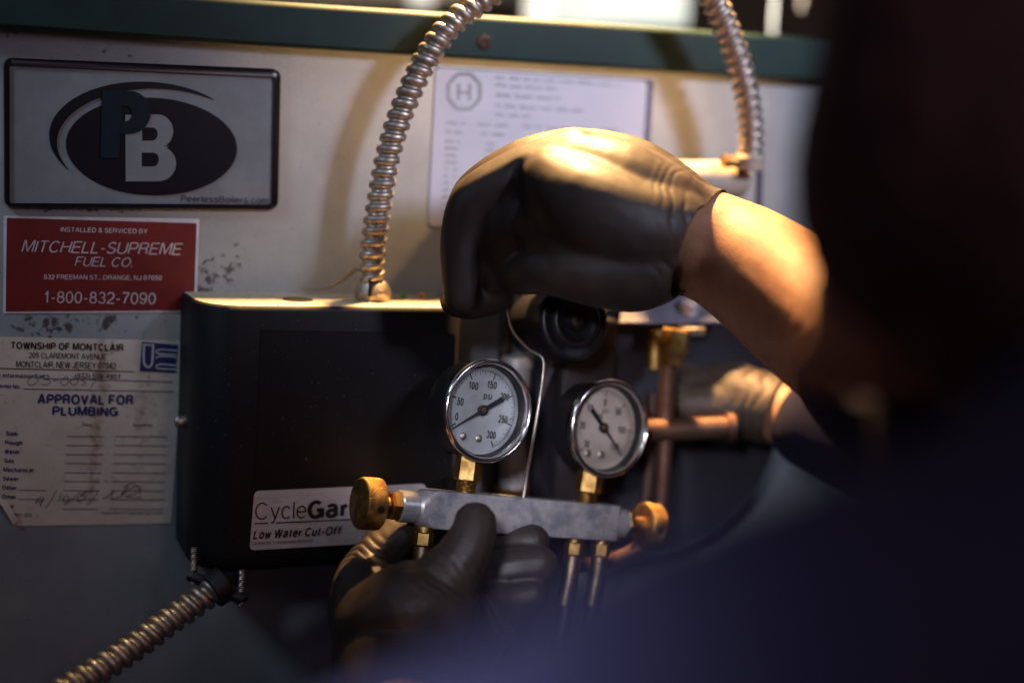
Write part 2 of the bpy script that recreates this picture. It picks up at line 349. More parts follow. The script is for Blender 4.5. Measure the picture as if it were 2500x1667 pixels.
def text(bm, s, p0, p1, h, fn, off, bold=0, shear=0, lean=-.04, space=1, jit=0):
    vs, fs = _text_mesh(s, bold, shear, space)
    if not vs: return
    x0 = min(v.x for v in vs); x1 = max(v.x for v in vs)
    nv = []
    for v in vs:
        t = (v.x-x0)/(x1-x0); yy = (v.y)/CAPH*h + (jit*math.sin(t*23)+jit*.5*math.sin(t*51) if jit else 0)
        nv.append(bm.verts.new(fn(p0[0]+(p1[0]-p0[0])*t - lean*-yy*-1*0 + (-lean)*yy, p0[1]+(p1[1]-p0[1])*t - yy, off + v.z*.000012)))
    for f_ in fs:
        try: bm.faces.new([nv[i] for i in f_])
        except Exception: pass
def stroke(bm, pts, w, fn, off):  # flat line through pixel points
    for (xa, ya), (xb, yb) in zip(pts[:-1], pts[1:]):
        d = Vector((xb-xa, yb-ya)); 
        if d.length < 1e-6: continue
        nn = Vector((-d.y, d.x)).normalized()*w/2
        vs = [bm.verts.new(fn(px, py, off)) for px, py in ((xa+nn.x,ya+nn.y),(xb+nn.x,yb+nn.y),(xb-nn.x,yb-nn.y),(xa-nn.x,ya-nn.y))]
        bm.faces.new(vs)
# ================================================================== SETTING
bm = bmesh.new(); p = camp(.6, 3.0, .2)
obox(bm, p, cw((2.6,0,0)), e2*1.9, cw((0,.03,0)))
tag(obj('wall', bm, M['backwall'], smooth=False), kind='structure')
# ================================================================== BOILER
boiler = empty('boiler', W0 - e2*.6, 'grey painted steel boiler front with a dark green top rail, carrying plates and stickers', 'boiler')
bm = bmesh.new()
sc_ = pw(900, 900, -.011)
# long flat sheet: left and right well beyond the frame, top under the rail
a_l, a_r = -.5, 1.3
zt = pw(640, 60).z; zb = W0.z - .75
ctr = W0 + e1*((a_l+a_r)/2); ctr = Vector((ctr.x, ctr.y, (zt+zb)/2)) - nw*.012
obox(bm, ctr, e1*((a_r-a_l)/2), e2*((zt-zb)/2), nw*.012, .001)
obj('front_panel', bm, M['panel'], boiler)
bm = bmesh.new()
def rail_pt(x, y): return onplane(x, y, W0 + nw*.014, nw)
rings = []
for x, yb_, yt_ in ((-900, 3, -105), (0, 66, -43), (640, 110, 0), (1300, 153, 44.5), (1950, 196, 89), (2700, 246, 140)):
    a = rail_pt(x, yb_); b = rail_pt(x, yt_); R_ = .005
    up = (b-a).normalized(); back = -nw
    ring = [a + back*.0135, a + back*.002, a + up*.002]
    for k in range(6):
        t = k/5*math.pi/2
        ring.append(b - up*R_ + up*R_*math.sin(t) + back*R_*(1-math.cos(t)))
    ring += [b + back*.30, a + back*.30]
    rings.append(ring)
loft(bm, rings)
rail = obj('top_rail', bm, M['green'], boiler)
bm = bmesh.new(); c_ = rail_pt(1182, 104)
lathe(bm, c_, nw, [(0,.0058),(.0012,.0055),(.0018,.003),(.0006,.002),(.0004,.0003)], 20)
obj('screw', bm, M['rust_pipe'], rail)
stains_shadow(M['panel'], [(pw(505,680),(.035,.035,.03),.33),(pw(255,790),(.02,.02,.012),.40),(pw(120,795),(.05,.05,.02),.26),(pw(60,815),(.06,.05,.02),.24),(pw(240,515),(.09,.06,.006),.26),
  (pw(40,85),(.03,.03,.01),.2),(pw(250,128),(.05,.05,.008),.2),(pw(330,775),(.05,.05,.01),.15),(pw(570,640),(.02,.02,.02),.24),(pw(1660,300),(.012,.012,.06),.16)], (.045,.035,.035))  # last spot paints in the upper right conduit's shadow
# ---------------- emblem plate
plate = empty('emblem_plate', pw(345, 500, .003), 'rectangular silver plate with black frame, dark oval and the letters PB, at the upper left', 'sign')
bm = bmesh.new()
out = rrect([(8,141),(686,169),(679,513),(10,507)], 22); inn = rrect([(24,160),(668,190),(662,499),(24,496)], 5)
mid1 = rrect([(11,145),(683,173),(676,510),(13,504)], 20); 
rings = [[pw(x,y,0) for x,y in out],[pw(x,y,.0035) for x,y in out],[pw(x,y,.0048) for x,y in mid1],[pw(x,y,.0048) for x,y in inn],[pw(x,y,.003) for x,y in inn]]
loft(bm, rings, True, False)
obj('frame', bm, M['plate_black'], plate, angle=50)
bm = bmesh.new(); quad_slab(bm, inn, .0029, pw, .0002)
obj('face', bm, M['plate'], plate, smooth=False)
def ell(cx, cy, rx, ry, rot, t0=0, t1=360, n=72):
    c, s = math.cos(math.radians(rot)), math.sin(math.radians(rot))
    return [(cx + rx*math.cos(math.radians(t))*c - ry*math.sin(math.radians(t))*s, cy + rx*math.cos(math.radians(t))*s + ry*math.sin(math.radians(t))*c) for t in [t0+(t1-t0)*k/n for k in range(n + (0 if abs(t1-t0)==360 else 1))]]
bm = bmesh.new(); quad_slab(bm, ell(370,358,209,119,2.5), .0009, pw, .0031)
obj('oval', bm, M['plate_violet'], plate, angle=50)
bm = bmesh.new()
oa = ell(358,338,238,138,2.5, 142, 312, 60)
ia = ell(372,350,228,131,2.5, 142, 312, 60)
n_ = len(oa); pr = []
for k in range(n_):
    w_ = math.sin(math.pi*k/(n_-1))**.55
    ix = oa[k][0]+(ia[k][0]-oa[k][0])*w_*1.05; iy = oa[k][1]+(ia[k][1]-oa[k][1])*w_*1.05
    if w_ < 1e-3: ix += .6; iy += .6
    pr.append((oa[k], (ix, iy)))
loft(bm, [[pw(*o,.0031), pw(*o,.0040), pw(*i,.0040), pw(*i,.0031)] for o, i in pr])
obj('swoosh', bm, M['plate_violet'], plate, angle=50)
def poly_letter(bm, outline, holes, off, th):
    # filled outline with holes, on the plate
    vs = []; es = []
    for loop in [outline]+holes:
        vv = [bm.verts.new(pw(x, y, off+th)) for x, y in loop]; vs += vv
        es += [bm.edges.new((vv[i], vv[(i+1)%len(vv)])) for i in range(len(vv))]
    bmesh.ops.triangle_fill(bm, edges=es, use_beauty=True)
    for loop in [outline]+holes:
        a = [bm.verts.new(pw(x,y,off+th)) for x,y in loop]; b = [bm.verts.new(pw(x,y,off)) for x,y in loop]
        for i in range(len(a)): bm.faces.new((a[i],a[(i+1)%len(a)],b[(i+1)%len(a)],b[i]))
def arcp(cx, cy, rx, ry, a0, a1, n=14): return [(cx+rx*math.cos(math.radians(a0+(a1-a0)*k/n)), cy+ry*math.sin(math.radians(a0+(a1-a0)*k/n))) for k in range(n+1)]
bm = bmesh.new()
B_out = [(307,443),(306,281)] + arcp(385,321,38,41,-90,80) [:-1] + [(412,357)] + arcp(386,400,44,43,-62,90)
B_h1 = [(347,344),(347,311)] + arcp(372,328,13,16,-90,90,8)
B_h2 = [(346,407),(346,373)] + arcp(374,390,14,17,-90,90,8)
poly_letter(bm, B_out, [B_h1, B_h2], .0041, .0008)
obj('letter', bm, M['plate'], plate, smooth=False)
bm = bmesh.new()
P_out = [(245,386),(249,221),(300,222)] + arcp(318,275,50,52,-90,90) + [(292,328),(290,387)]
P_h = [(296,297),(297,259)] + arcp(306,278,16,19,-90,90,8)
poly_letter(bm, P_out, [P_h], .0041, .0014)
obj('letter', bm, M['plate_teal'], plate, smooth=False)
bm = bmesh.new(); text(bm, 'PeerlessBoilers.com', (441,492), (655,497), 14, pw, .0034, .012)
obj('lettering', bm, M['ink'], plate, smooth=False)
# ---------------- red sticker
red = empty('service_sticker', pw(245, 765, .001), 'red rectangular sticker with white edge and white lettering under the emblem plate', 'sticker')
bm = bmesh.new(); quad_slab(bm, rrect([(9,527),(487,534),(480,762),(8,765)], 2, 2), .0005, pw, .0001); obj('border', bm, M['white_vinyl'], red, smooth=False)
bm = bmesh.new(); quad_slab(bm, [(17,532),(480,545),(473,757),(14,760)], .0003, pw, .0007); obj('face', bm, M['red'], red, smooth=False)
bm = bmesh.new(); o9 = .0013
text(bm, 'INSTALLED & SERVICED BY', (148,565), (360,570), 10, pw, o9, .022, space=1.05)
text(bm, 'MITCHELL-SUPREME', (52,614), (446,621.5), 26, pw, o9, .0, .22, space=1.04)
text(bm, 'FUEL CO.', (182,648.5), (323,651), 21, pw, o9, .0, .22)
text(bm, '532 FREEMAN ST., ORANGE, NJ 07050', (107,681), (395,683.5), 10, pw, o9, .02)
text(bm, '1-800-832-7090', (108,738), (380,742), 26, pw, o9, .0)
obj('lettering', bm, M['red_text'], red, smooth=False)
# ---------------- plumbing approval sticker
ap = empty('approval_sticker', pw(200, 1280, .001), 'aged water-stained township approval form stuck left of the black control box', 'sticker')
bm = bmesh.new(); quad_slab(bm, [(-130,819),(120,824.5),(446,832),(442,905),(436,1000),(428,1130),(418,1277),(200,1281),(50,1283),(38,1282),(28,1262),(14,1240),(0,1222),(-20,1214),(-130,1212)], .0004, pw, .0001)
apm = M['paper']
obj('paper', bm, apm, ap, smooth=False)
stains_shadow(apm, [(pw(250,905),(.007,.007,.06),.42),(pw(233,1070),(.007,.007,.06),.40),(pw(222,1160),(.006,.006,.04),.34),(pw(350,1000),(.012,.012,.05),.22),(pw(272,860),(.003,.003,.03),.3)], (.30,.20,.11), .60, 1.02)
bm = bmesh.new()                  # the curled torn corner
loft(bm, [[pw(0,1221,.0008), pw(14,1240,.001), pw(38,1282,.0008)], [pw(2,1214,.003), pw(22,1230,.0045), pw(44,1270,.003)], [pw(-6,1220,.0035), pw(10,1243,.0055), pw(32,1280,.0035)]], False, False)
obj('curled_corner', bm, M['paper'], ap)
oa_ = .0008
bm = bmesh.new()
text(bm, 'TOWNSHIP OF MONTCLAIR', (27,850), (301,856), 14.5, pw, oa_, .038, space=1.05)
text(bm, '205 CLAREMONT AVENUE', (70,873), (258,877), 12, pw, oa_, .010)
text(bm, 'MONTCLAIR, NEW JERSEY 07042', (39,895.5), (283,900), 13.5, pw, oa_, .012)
text(bm, '(973) 509-4951', (183,922), (292,925), 11, pw, oa_, .010)
stroke(bm, [(-120,896),(326,907)], 2.2, pw, oa_)
obj('lettering', bm, M['ink'], ap, smooth=False)
bm = bmesh.new()
text(bm, 'For Information Call', (-19,920), (108,923), 8.5, pw, oa_, .028)
text(bm, 'Permit No.', (-11,946), (50,948), 9, pw, oa_, .028)
text(bm, 'APPROVAL FOR', (91,984), (325,986), 20, pw, oa_, .050)
text(bm, 'PLUMBING', (127,1012), (288,1014), 18.5, pw, oa_, .050)
text(bm, 'Date', (201,1039), (225,1040), 7, pw, oa_, .01); text(bm, 'Inspector', (325,1040), (373,1040.5), 6, pw, oa_, .01)
rows = [('Slab',14,43,1062),('Rough',12,55,1084),('Water',11,48,1106),('Gas',10,34,1128),('Mechanical',8,81,1150.5),('Sewer',7,46,1172),('Other',5,41,1194),('Other',4,39,1216),('Final',3,33,1239)]
for k, (s_, xa, xb, yy) in enumerate(rows):
    text(bm, s_, (xa,yy), (xb,yy+1), 9, pw, oa_, .035)
    stroke(bm, [(163-k*1.4,yy+3),(255-k*2,yy+3.5)], 1.6, pw, oa_); stroke(bm, [(282-k*2,yy+3),(408-k*1.2,yy+4)], 1.6, pw, oa_)
    stroke(bm, [(-14,yy),(-2,yy),(-2,yy-9),(-14,yy-9),(-14,yy)], 1.2, pw, oa_)
stroke(bm, [(46,1196),(113,1197)], 1.6, pw, oa_); stroke(bm, [(44,1218),(110,1219)], 1.6, pw, oa_)
stroke(bm, [(57,949),(425,956)], 1.8, pw, oa_); stroke(bm, [(110,924),(422,932)], 1.8, pw, oa_)
text(bm, 'FORM F-023', (16,1260), (77,1261), 7.5, pw, oa_, .006); text(bm, 'Department of Buildings and Codes', (248,1254), (398,1254), 5.5, pw, oa_, .006)
obj('lettering', bm, M['ink_blue'], ap, smooth=False)
bm = bmesh.new()
def scrib(pts, w=1.8): stroke(bm, spline([(float(a),float(b)) for a,b in pts], 6), w, pw, oa_+.0001)
scrib([(82,918),(70,926),(69,938),(80,939),(92,930),(90,918),(80,916)])
scrib([(103,917),(118,916),(116,924),(106,926),(120,928),(121,936),(108,939),(100,936)])
scrib([(128,929),(142,928)]); scrib([(160,920),(148,930),(154,940),(166,934),(166,922),(158,920)])
scrib([(182,922),(172,930),(176,939),(188,936),(190,924),(182,921)]); scrib([(196,922),(208,921),(200,929),(210,934),(198,941)])
scrib([(218,925),(236,926),(228,936),(222,946)])
scrib([(100,1212),(86,1226),(104,1222)]); scrib([(106,1212),(98,1236)]); scrib([(138,1197),(122,1225),(110,1240)]); scrib([(150,1204),(142,1224)])
scrib([(162,1208),(152,1218),(158,1226),(168,1218),(164,1208)]); scrib([(196,1200),(172,1222),(156,1233)])
scrib([(212,1197),(198,1206),(208,1214),(194,1224),(188,1216),(204,1206),(214,1198)]); scrib([(218,1200),(238,1198),(224,1222),(216,1230)])
scrib([(262,1212),(280,1196),(270,1214),(292,1212),(314,1184),(296,1208),(330,1186),(344,1190),(330,1204),(306,1212),(345,1214)])
scrib([(250,1216),(264,1214)]); scrib([(256,1172),(262,1178)]); scrib([(300,1190),(322,1180),(342,1196),(340,1206)])
obj('lettering', bm, M['pencil'], ap, smooth=False)
bm = bmesh.new(); quad_slab(bm, [(347,834),(434,842),(428,909),(341,906)], .0003, pw, .0006)
lg = obj('logo', bm, M['ink_blue'], ap, smooth=False)
bm = bmesh.new(); ol = .0011
stroke(bm, spline([(352.,839.),(351.,880.),(355.,892.),(362.,896.),(369.,892.),(372.,880.),(374.,840.)], 5), 5, pw, ol)
stroke(bm, [(352,841),(374,843)], 4, pw, ol)
for yy in (852, 868, 888): stroke(bm, spline([(432.,yy+4.),(396.,yy+1.),(384.,yy+3.),(381.,yy+7.),(388.,yy+11.),(430.,yy+14.)][:4 if yy==868 else 6], 5), 3.2, pw, ol)
obj('logo_lines', bm, M['white_vinyl'], lg, smooth=False)
# ---------------- specification label in the middle
sp = empty('specification_label', pw(1300, 580, .001), 'large white printed table label with octagon mark, half hidden behind the raised gloved hand', 'label')
bm = bmesh.new(); quad_slab(bm, rrect([(1062,163),(1596,196),(1570,600),(1042,555)], 8, 4), .0005, pw, .0001); obj('border', bm, M['grey_plate'], sp, smooth=False)
bm = bmesh.new(); quad_slab(bm, rrect([(1064,166),(1581,199),(1556,592),(1045,551)], 12, 4), .0003, pw, .0007); obj('paper', bm, M['paper2'], sp, smooth=False)
bm = bmesh.new(); og = .0013
oc = [(1133+42*math.cos(math.radians(22.5+45*k)), 224+46*math.sin(math.radians(22.5+45*k))) for k in range(9)]
stroke(bm, oc, 9, pw, og); stroke(bm, [(1120,205),(1119,246)], 7, pw, og); stroke(bm, [(1147,205),(1146,247)], 7, pw, og); stroke(bm, [(1120,226),(1147,227)], 6, pw, og)
def words(x0, x1, y, h, slope=.063):
    x = x0
    while x < x1:
        w_ = random.uniform(14, 46); w_ = min(w_, x1-x)
        n_ = max(1, int(w_/5))
        for q in range(n_):
            xa = x+q*w_/n_; yy = y+(xa-x0)*slope
            stroke(bm, [(xa, yy-h*random.uniform(.5,1)), (xa-.3, yy)], 2.2, pw, og)
            stroke(bm, [(xa, yy-h*.5*random.choice((0,1,2))), (xa+3, yy-h*.5*random.choice((0,1,2)))], 1.6, pw, og)
        x += w_ + 8
for y_, xe in ((193,1520),(212,1360),(236,1370),(262,1430),(284,1300)): words(1212, xe, y_, 8)
words(1090,1140,303,8); words(1168,1245,307,8); words(1280,1440,312,8)
words(1090,1130,326,8); words(1175,1240,330,8); words(1470,1520,330,18)
for k in range(11):
    words(1088-k*.8,1122-k*.8,348+k*17,7); words(1188-k*.8,1210-k*.8,354+k*17,7); words(1300,1420,360+k*17,6)
obj('lettering', bm, M['greyink'], sp, smooth=False)
# ================================================================== CONTROL BOX
BD = .075
box = empty('control_box', pw(700, 1380, 0), 'black plastic low water cut-off control box with silver nameplate and dusty top', 'control box')
pTL, pBL = pw(457, 709), pw(427, 1322)
sL = ((pTL+pBL)/2 - W0).dot(e1) - .002
fr_ = lambda x, y, off=0: pw(x, y, BD+off)
sR = (fr_(1140, 800) - W0).dot(e1) + .004
zT = (pw(457,709).z + fr_(800,750).z)/2; zB = (pw(427,1322).z + fr_(700,1398).z)/2
def wpt(s, z, d): q = W0 + e1*s + nw*d; return Vector((q.x, q.y, z))
def plan(inset=0, dd=0):
    P = [(sL+inset, 0)]
    P += [(sL+inset, .040)]
    for k in range(1, 9):
        t = k/9*math.pi/2; P.append((sL+inset+.026*(1-math.cos(t)), .040+(BD-.040)*math.sin(t)))
    P.append((sL+.026, BD-dd)); P.append((sR-.022, BD-dd))
    for k in range(1, 9):
        t = math.pi/2*(1-k/9); P.append((sR-inset-.022*(1-math.cos(t)), .040+(BD-.040)*math.sin(t)))
    P += [(sR-inset, .040), (sR-inset, 0)]
    return P
bm = bmesh.new()
lv = [(zB, .005, .005), (zB+.0015, .002, .002), (zB+.004, .0005, .0005), (zB+.012, 0, 0), (zT-.004, 0, 0), (zT-.0015, .0007, .0007), (zT-.0004, .0025, .0022)]
vr = loft(bm, [[wpt(s, z, max(d-dd*(d > .04), 0)) for s, d in plan(i_)] for z, i_, dd in lv], True, False)
bm.faces.new(vr[0][::-1])
obj('housing', bm, M['black_plastic'], box, angle=40)
bm = bmesh.new()
lvt = [(zT-.0004, .0025, .0022), (zT, .0032, .003)]
vr = loft(bm, [[wpt(s, z, max(d-dd*(d > .04), 0)) for s, d in plan(i_)] for z, i_, dd in lvt], True, True)
top = obj('top_cover', bm, M['dust'], box, angle=40)
hc = onplane(727, 732, Vector((0,0,zT)), e2)
bm = bmesh.new(); lathe(bm, hc+e2*.0003, e2, [(0,.0105),(.0004,.0103),(.0003,.0096)], 32); lathe(bm, hc+e2*.0005, e2, [(0,.0098),(.0002,.0097)], 32)
obj('knockout_hole', bm, M['hole'], top)
bm = bmesh.new(); quad_slab(bm, rrect([(637,808),(1112,818),(1100,1160),(618,1352)], 6, 4), .0011, fr_, -.0002)
cover = obj('cover_panel', bm, M['black_plastic'], box, angle=30)
bm = bmesh.new(); gp = [(1112,816),(637,806),(616,1352)]
stroke(bm, gp, 3.2, fr_, .00035); obj('groove', bm, M['hole'], box, smooth=False)
npf = lambda x, y, off=0: pw(x, y, BD+.0009+off)
npl = rrect([(621,1198),(1040,1180),(1028,1318),(609,1343)], 12, 5)
bm = bmesh.new(); quad_slab(bm, npl, .0005, npf, 0); name_ = obj('nameplate', bm, M['foil'], box, smooth=False)
bm = bmesh.new(); o5 = .0007
text(bm, 'Cycle', (622,1267), (748,1263), 39, npf, o5, -.012)
text(bm, 'Gard', (750,1263), (886,1256), 37, npf, o5, .045)
stroke(bm, [(621,1278),(654,1276.5)], 3, npf, o5); stroke(bm, [(674,1276),(910,1265)], 3, npf, o5)
text(bm, 'Low Water Cut-Off', (617,1314), (835,1303), 18, npf, o5, .038, .2)
text(bm, 'PATENT NO. 5,739,504 and 6,390,027 B1', (617,1330), (763,1322), 6, npf, o5, .004)
obj('lettering', bm, M['ink'], name_, smooth=False)
for px_, m_ in ((985, 'green_lens'), (1031, 'amber_lens')):
    c_ = onplane(px_, 728 if px_ == 985 else 729, Vector((0,0,zT)), e2)
    bm = bmesh.new(); lathe(bm, c_, e2, [(0,.0021),(.003,.0021),(.0042,.0017),(.0049,.0009),(.0051,.0001)], 20)
    lo = obj('indicator_light', bm, M[m_], box); lo['label'] = 'green indicator light' if px_ == 985 else 'amber indicator light'
bm = bmesh.new(); c_ = pw(441, 1029, .030); lathe(bm, Vector((c_.x,c_.y,c_.z)) , -e1, [(-.004,.0045),(.0022,.0045),(.004,.003),(.0044,.0004)], 20)
obj('side_screw', bm, M['steel'], box)
# ================================================================== ARMOURED CONDUITS
def conduit(name, pts, rad, pitch, label, m='steel', n=40, sub=None):
    P = spline(pts, 40); P = [Vector(q) for q in P]
    L = [0]
    for a, b in zip(P[:-1], P[1:]): L.append(L[-1]+(b-a).length)
    tot = L[-1]; step = pitch/12; out = []; j = 0
    for k in range(int(tot/step)):
        s = k*step
        while L[j+1] < s: j += 1
        t = (s-L[j])/max(L[j+1]-L[j], 1e-9); out.append(P[j].lerp(P[j+1], t))
    def rf(Ls, ph):
        q = (Ls/pitch - ph/(2*math.pi)) % 1.0
        # rounded rib, then a narrow groove
        if q < .58: return 1.0 + .15*math.sqrt(max(0, 1-((q-.29)/.29)**2)) 
        w = (q-.58)/.42
        return .82 + .18*abs(2*w-1)**3
    bm = bmesh.new(); tube(bm, out, rad, n, rf, True)
    return bm
def midbox(x, y, d): return pw(x, y, d)
cA = empty('flexible_conduit', onplane(903, 735, Vector((0,0,zT)), e2), 'spiral steel flexible conduit rising from the top of the black control box', 'conduit', 'armoured conduits on the boiler')
cbase = wpt((onplane(903, 730, Vector((0,0,zT)), e2)-W0).dot(e1), zT, .040)
pts = [tuple(cbase + e2*.010)] + [tuple(pw(x, y, d)) for x, y, d in ((908,640,.040),(916,560,.041),(930,470,.042),(950,370,.044),(985,262,.046),(1037,150,.048),(1103,60,.050),(1195,-10,.051),(1330,-90,.05),(1500,-170,.045))]
bm = conduit('c', pts, .0080, .0082, '')
obj('armour', bm, M['steel'], cA, angle=80)
bm = bmesh.new()
lathe(bm, cbase, e2, [(-.0002,.0118),(.003,.0128),(.006,.0127),(.010,.0112),(.0128,.0092),(.013,.0075),(.006,.0073)], 36)
con = obj('connector', bm, M['steel'], cA)
bm = bmesh.new(); d_ = (CAM-cbase); d_.z = 0; d_.normalize(); sd = d_.cross(e2)
obox(bm, cbase + d_*.0105 + sd*.0022 + e2*.0095, sd*.0011, d_*.0030, e2*.0052); obj('slot', bm, M['hole'], con)
bm = bmesh.new(); q = cbase + d_*.0108 - sd*.005 + e2*.0062
lathe(bm, q, d_-sd*.3, [(0,.0028),(.002,.0028),(.0026,.0018),(.0027,.0001)], 18); obj('clamp_screw', bm, M['steel'], con)
# second conduit, top right, with its connector
cB = empty('flexible_conduit', pw(1832, 400, .05), 'spiral steel conduit ending in a brass coloured connector, near the upper right', 'conduit', 'armoured conduits on the boiler')
pts = [tuple(pw(x, y, d)) for x, y, d in ((1833,378,.055),(1832,300,.056),(1818,210,.058),(1795,130,.06),(1768,60,.062),(1730,-20,.064),(1650,-130,.062),(1500,-230,.05))]
obj('armour', conduit('c', pts, .0088, .0080, ''), M['steel'], cB, angle=80)
bm = bmesh.new(); cb = pw(1833, 384, .055)
lathe(bm, cb-e2*.010, e2, [(0,.0100),(.001,.0108),(.006,.0108),(.009,.0118),(.0115,.011),(.0125,.009)], 30)
cbo = obj('connector', bm, M['beige'], cB)
bm = bmesh.new(); cyl(bm, cb-e1*.012-e2*.004, cb-e1*.020-e2*.004, .0045, .004, 18); cyl(bm, cb-e1*.020-e2*.004, cb-e1*.024-e2*.004, .0058, .005, 6); obj('clamp_screw', bm, M['brass'], cbo)
bm = bmesh.new(); cyl(bm, pw(1856,402,.05), pw(1850,560,.05), .0030, n=16); tag(obj('steel_rod', bm, M['grey_plate']), 'thin grey vertical rod under the upper right conduit connector', 'rod')
# beige junction housing behind the wrist
jb = empty('junction_housing', pw(1730, 470, .0), 'cream coloured round ended housing on the boiler above the wrist', 'housing')
bm = bmesh.new(); rr_ = []
a, b = pw(1540, 440, .035), pw(1818, 440, .035)
ax = (b-a).normalized(); L_ = (b-a).length
lathe(bm, a, ax, [(0,.005),(.0008,.012),(.003,.0148),(L_-.010,.0148),(L_-.004,.0135),(L_,.0100),(L_+.001,.004)], 36)
obj('shell', bm, M['beige'], jb)
bm = bmesh.new(); c_ = a.lerp(b, .5); obox(bm, c_-nw*.018, ax*.02, e2*.008, nw*.018, .001); obj('bracket', bm, M['grey_plate'], jb)
# lower left conduit with two screw clamp
cC = empty('flexible_conduit', wpt((fr_(545,1400)-W0).dot(e1), zB, .04), 'spiral steel conduit running down to the lower left from beneath the control box', 'conduit', 'armoured conduits on the boiler')
pts = [tuple(at(x, y, D)) for x, y, D in ((540,1428,.955),(505,1452,.95),(455,1487,.945),(400,1525,.938),(330,1577,.928),(250,1630,.915),(150,1690,.90),(20,1760,.88),(-150,1830,.86))]
obj('armour', conduit('c', pts, .0085, .0080, ''), M['steel'], cC, angle=80)
bm = bmesh.new(); a0 = Vector(pts[0]); a1 = Vector(pts[1]); axc = (a1-a0).normalized()
lathe(bm, a0-axc*.004, axc, [(0,.0112),(.001,.0122),(.011,.0122),(.012,.0112),(.012,.0095),(.006,.009)], 32)
sidev = (at(600,1465,.95)-at(470,1405,.95)).normalized()
for sg in (-1, 1):
    c_ = a0 + axc*.003 + sidev*sg*.0165
    obox(bm, c_ - sidev*sg*.002, sidev*.006, axc*.0035, sidev.cross(axc)*.006, .0015)
clp = obj('clamp', bm, M['dark_iron'], cC)
for sg in (-1, 1):
    c_ = a0 + axc*.003 + sidev*sg*.0175
    bm = bmesh.new(); a = c_ - e2*.004; Pn = []; 
    k_ = 40
    tube(bm, [a + e2*(.024*i/k_) for i in range(k_+1)], .0022, 12, lambda l, ph: 1+.13*math.sin(2*math.pi*l/.0014 + ph)); obj('clamp_screw', bm, M['steel'], clp)
bm = bmesh.new(); nk = a0 - axc*.003; cyl(bm, nk, Vector((nk.x, nk.y, zB+.001)) - sidev*.0, .0095, .0095, 28); obj('neck', bm, M['dark_iron'], cC)
# cobweb-covered twig of wire left of the connector
bm = bmesh.new(); rp_ = [tuple(pw(*q)) for q in ((872,655,.03),(850,672,.03),(825,690,.033),(800,703,.03),(770,706,.02),(735,703,.018))]
tube(bm, spline(rp_, 8), [.0016*(1-.75*i/40) for i in range(41)], 10, lambda l, ph: 1+.35*noise.noise(Vector((l*600, ph, 0))))
tag(obj('frayed_cord', bm, M['cobweb']), 'short dusty frayed cord left of the conduit connector on the control box', 'cord')
# ================================================================== DRUM, PIPES AND VALVE AT THE RIGHT
dr = empty('drum', pw(1615, 1371, 0), 'large dark round burner drum on the boiler behind the right gauge', 'drum')
c0 = pw(1615, 1041, .045); rad = (pw(1615,1371,.045)-c0).length
bm = bmesh.new(); lathe(bm, c0 - nw*.045, nw, [(0,rad),(.040,rad),(.043,rad*.985),(.045,rad*.96),(.0435,rad*.93),(.0435,rad*.3),(.046,rad*.28),(.046,.001)], 96)
obj('shell', bm, M['drum'], dr)
# second object: flange plate
fl = empty('flange_plate', at(1650, 790, 1.03), 'flat grey metal flange with a bright bolt, under the lit wrist', 'flange')
bm = bmesh.new(); pl = lambda x, y, o=0: at(x, y, 1.03) 
P4 = [at(1512,788,1.055), at(1800,785,1.075), at(1790,640,1.125), at(1530,640,1.11)]
nn = (P4[1]-P4[0]).cross(P4[3]-P4[0]).normalized()
if nn.z < 0: nn = -nn
loft(bm, [[q - nn*.0022 for q in P4], P4]); bmesh.ops.bevel(bm, geom=bm.edges[:], offset=.0008, segments=1, affect='EDGES'); obj('plate', bm, M['grey_plate'], fl, smooth=False)
bm = bmesh.new(); c_ = at(1682, 752, 1.075); lathe(bm, c_-nn*.008, nn, [(0,.008),(.009,.008),(.0125,.0072),(.0150,.0045),(.0155,.0005)], 28); obj('bolt', bm, M['alu_bright'], fl)
bm = bmesh.new(); c_ = at(1685, 795, 1.072); lathe(bm, c_-e2*.006, e2, [(0,.012),(.005,.013),(.006,.011)], 6); obj('nut', bm, M['steel'], fl)
pi = empty('copper_pipework', at(1630, 1350, 1.05), 'tarnished copper pipes with a tall brass fitting in front of the dark drum', 'pipes')
bm = bmesh.new(); path = [at(x, y, D) for x, y, D in ((1633,860,1.05),(1630,950,1.05),(1625,1050,1.05),(1620,1150,1.05),(1612,1250,1.05),(1590,1310,1.05),(1545,1350,1.05),(1480,1372,1.05),(1400,1380,1.05))]
tube(bm, spline([tuple(q) for q in path], 8), .0062, 20); obj('vertical_pipe', bm, M['copper'], pi)
bm = bmesh.new(); tube(bm, [at(1595,960,1.07), at(1590,1080,1.07), at(1580,1200,1.07), at(1570,1260,1.07), at(1520,1320,1.07), at(1440,1340,1.07)], .0052, 16); obj('rear_pipe', bm, M['rust_pipe'], pi)
bm = bmesh.new(); a, b = at(1560,1052,1.045), at(1786,1043,1.055)
cyl(bm, a, b, .0085, n=28); hz_ = obj('cross_pipe', bm, M['copper'], pi)
bm = bmesh.new(); ax = (b-a).normalized(); lathe(bm, b-ax*.004, ax, [(0,.0088),(0,.0108),(.0055,.0108),(.006,.0095),(.006,.0075),(.002,.007)], 30); obj('ring', bm, M['copper'], hz_)
bm = bmesh.new(); a, b = at(1652,802,1.045), at(1640,886,1.045); ax = (b-a).normalized()
lathe(bm, a, ax, [(0,.0095),(.002,.0108),(.0165,.0108),(.019,.0095),(.024,.0085),(.0275,.0078)], 6, phase=.35); br = obj('brass_fitting', bm, M['brass'], pi, angle=25)
bm = bmesh.new(); cyl(bm, at(1602,805,1.07), at(1598,900,1.07), .0070, n=24); obj('rear_fitting', bm, M['brass'], pi)
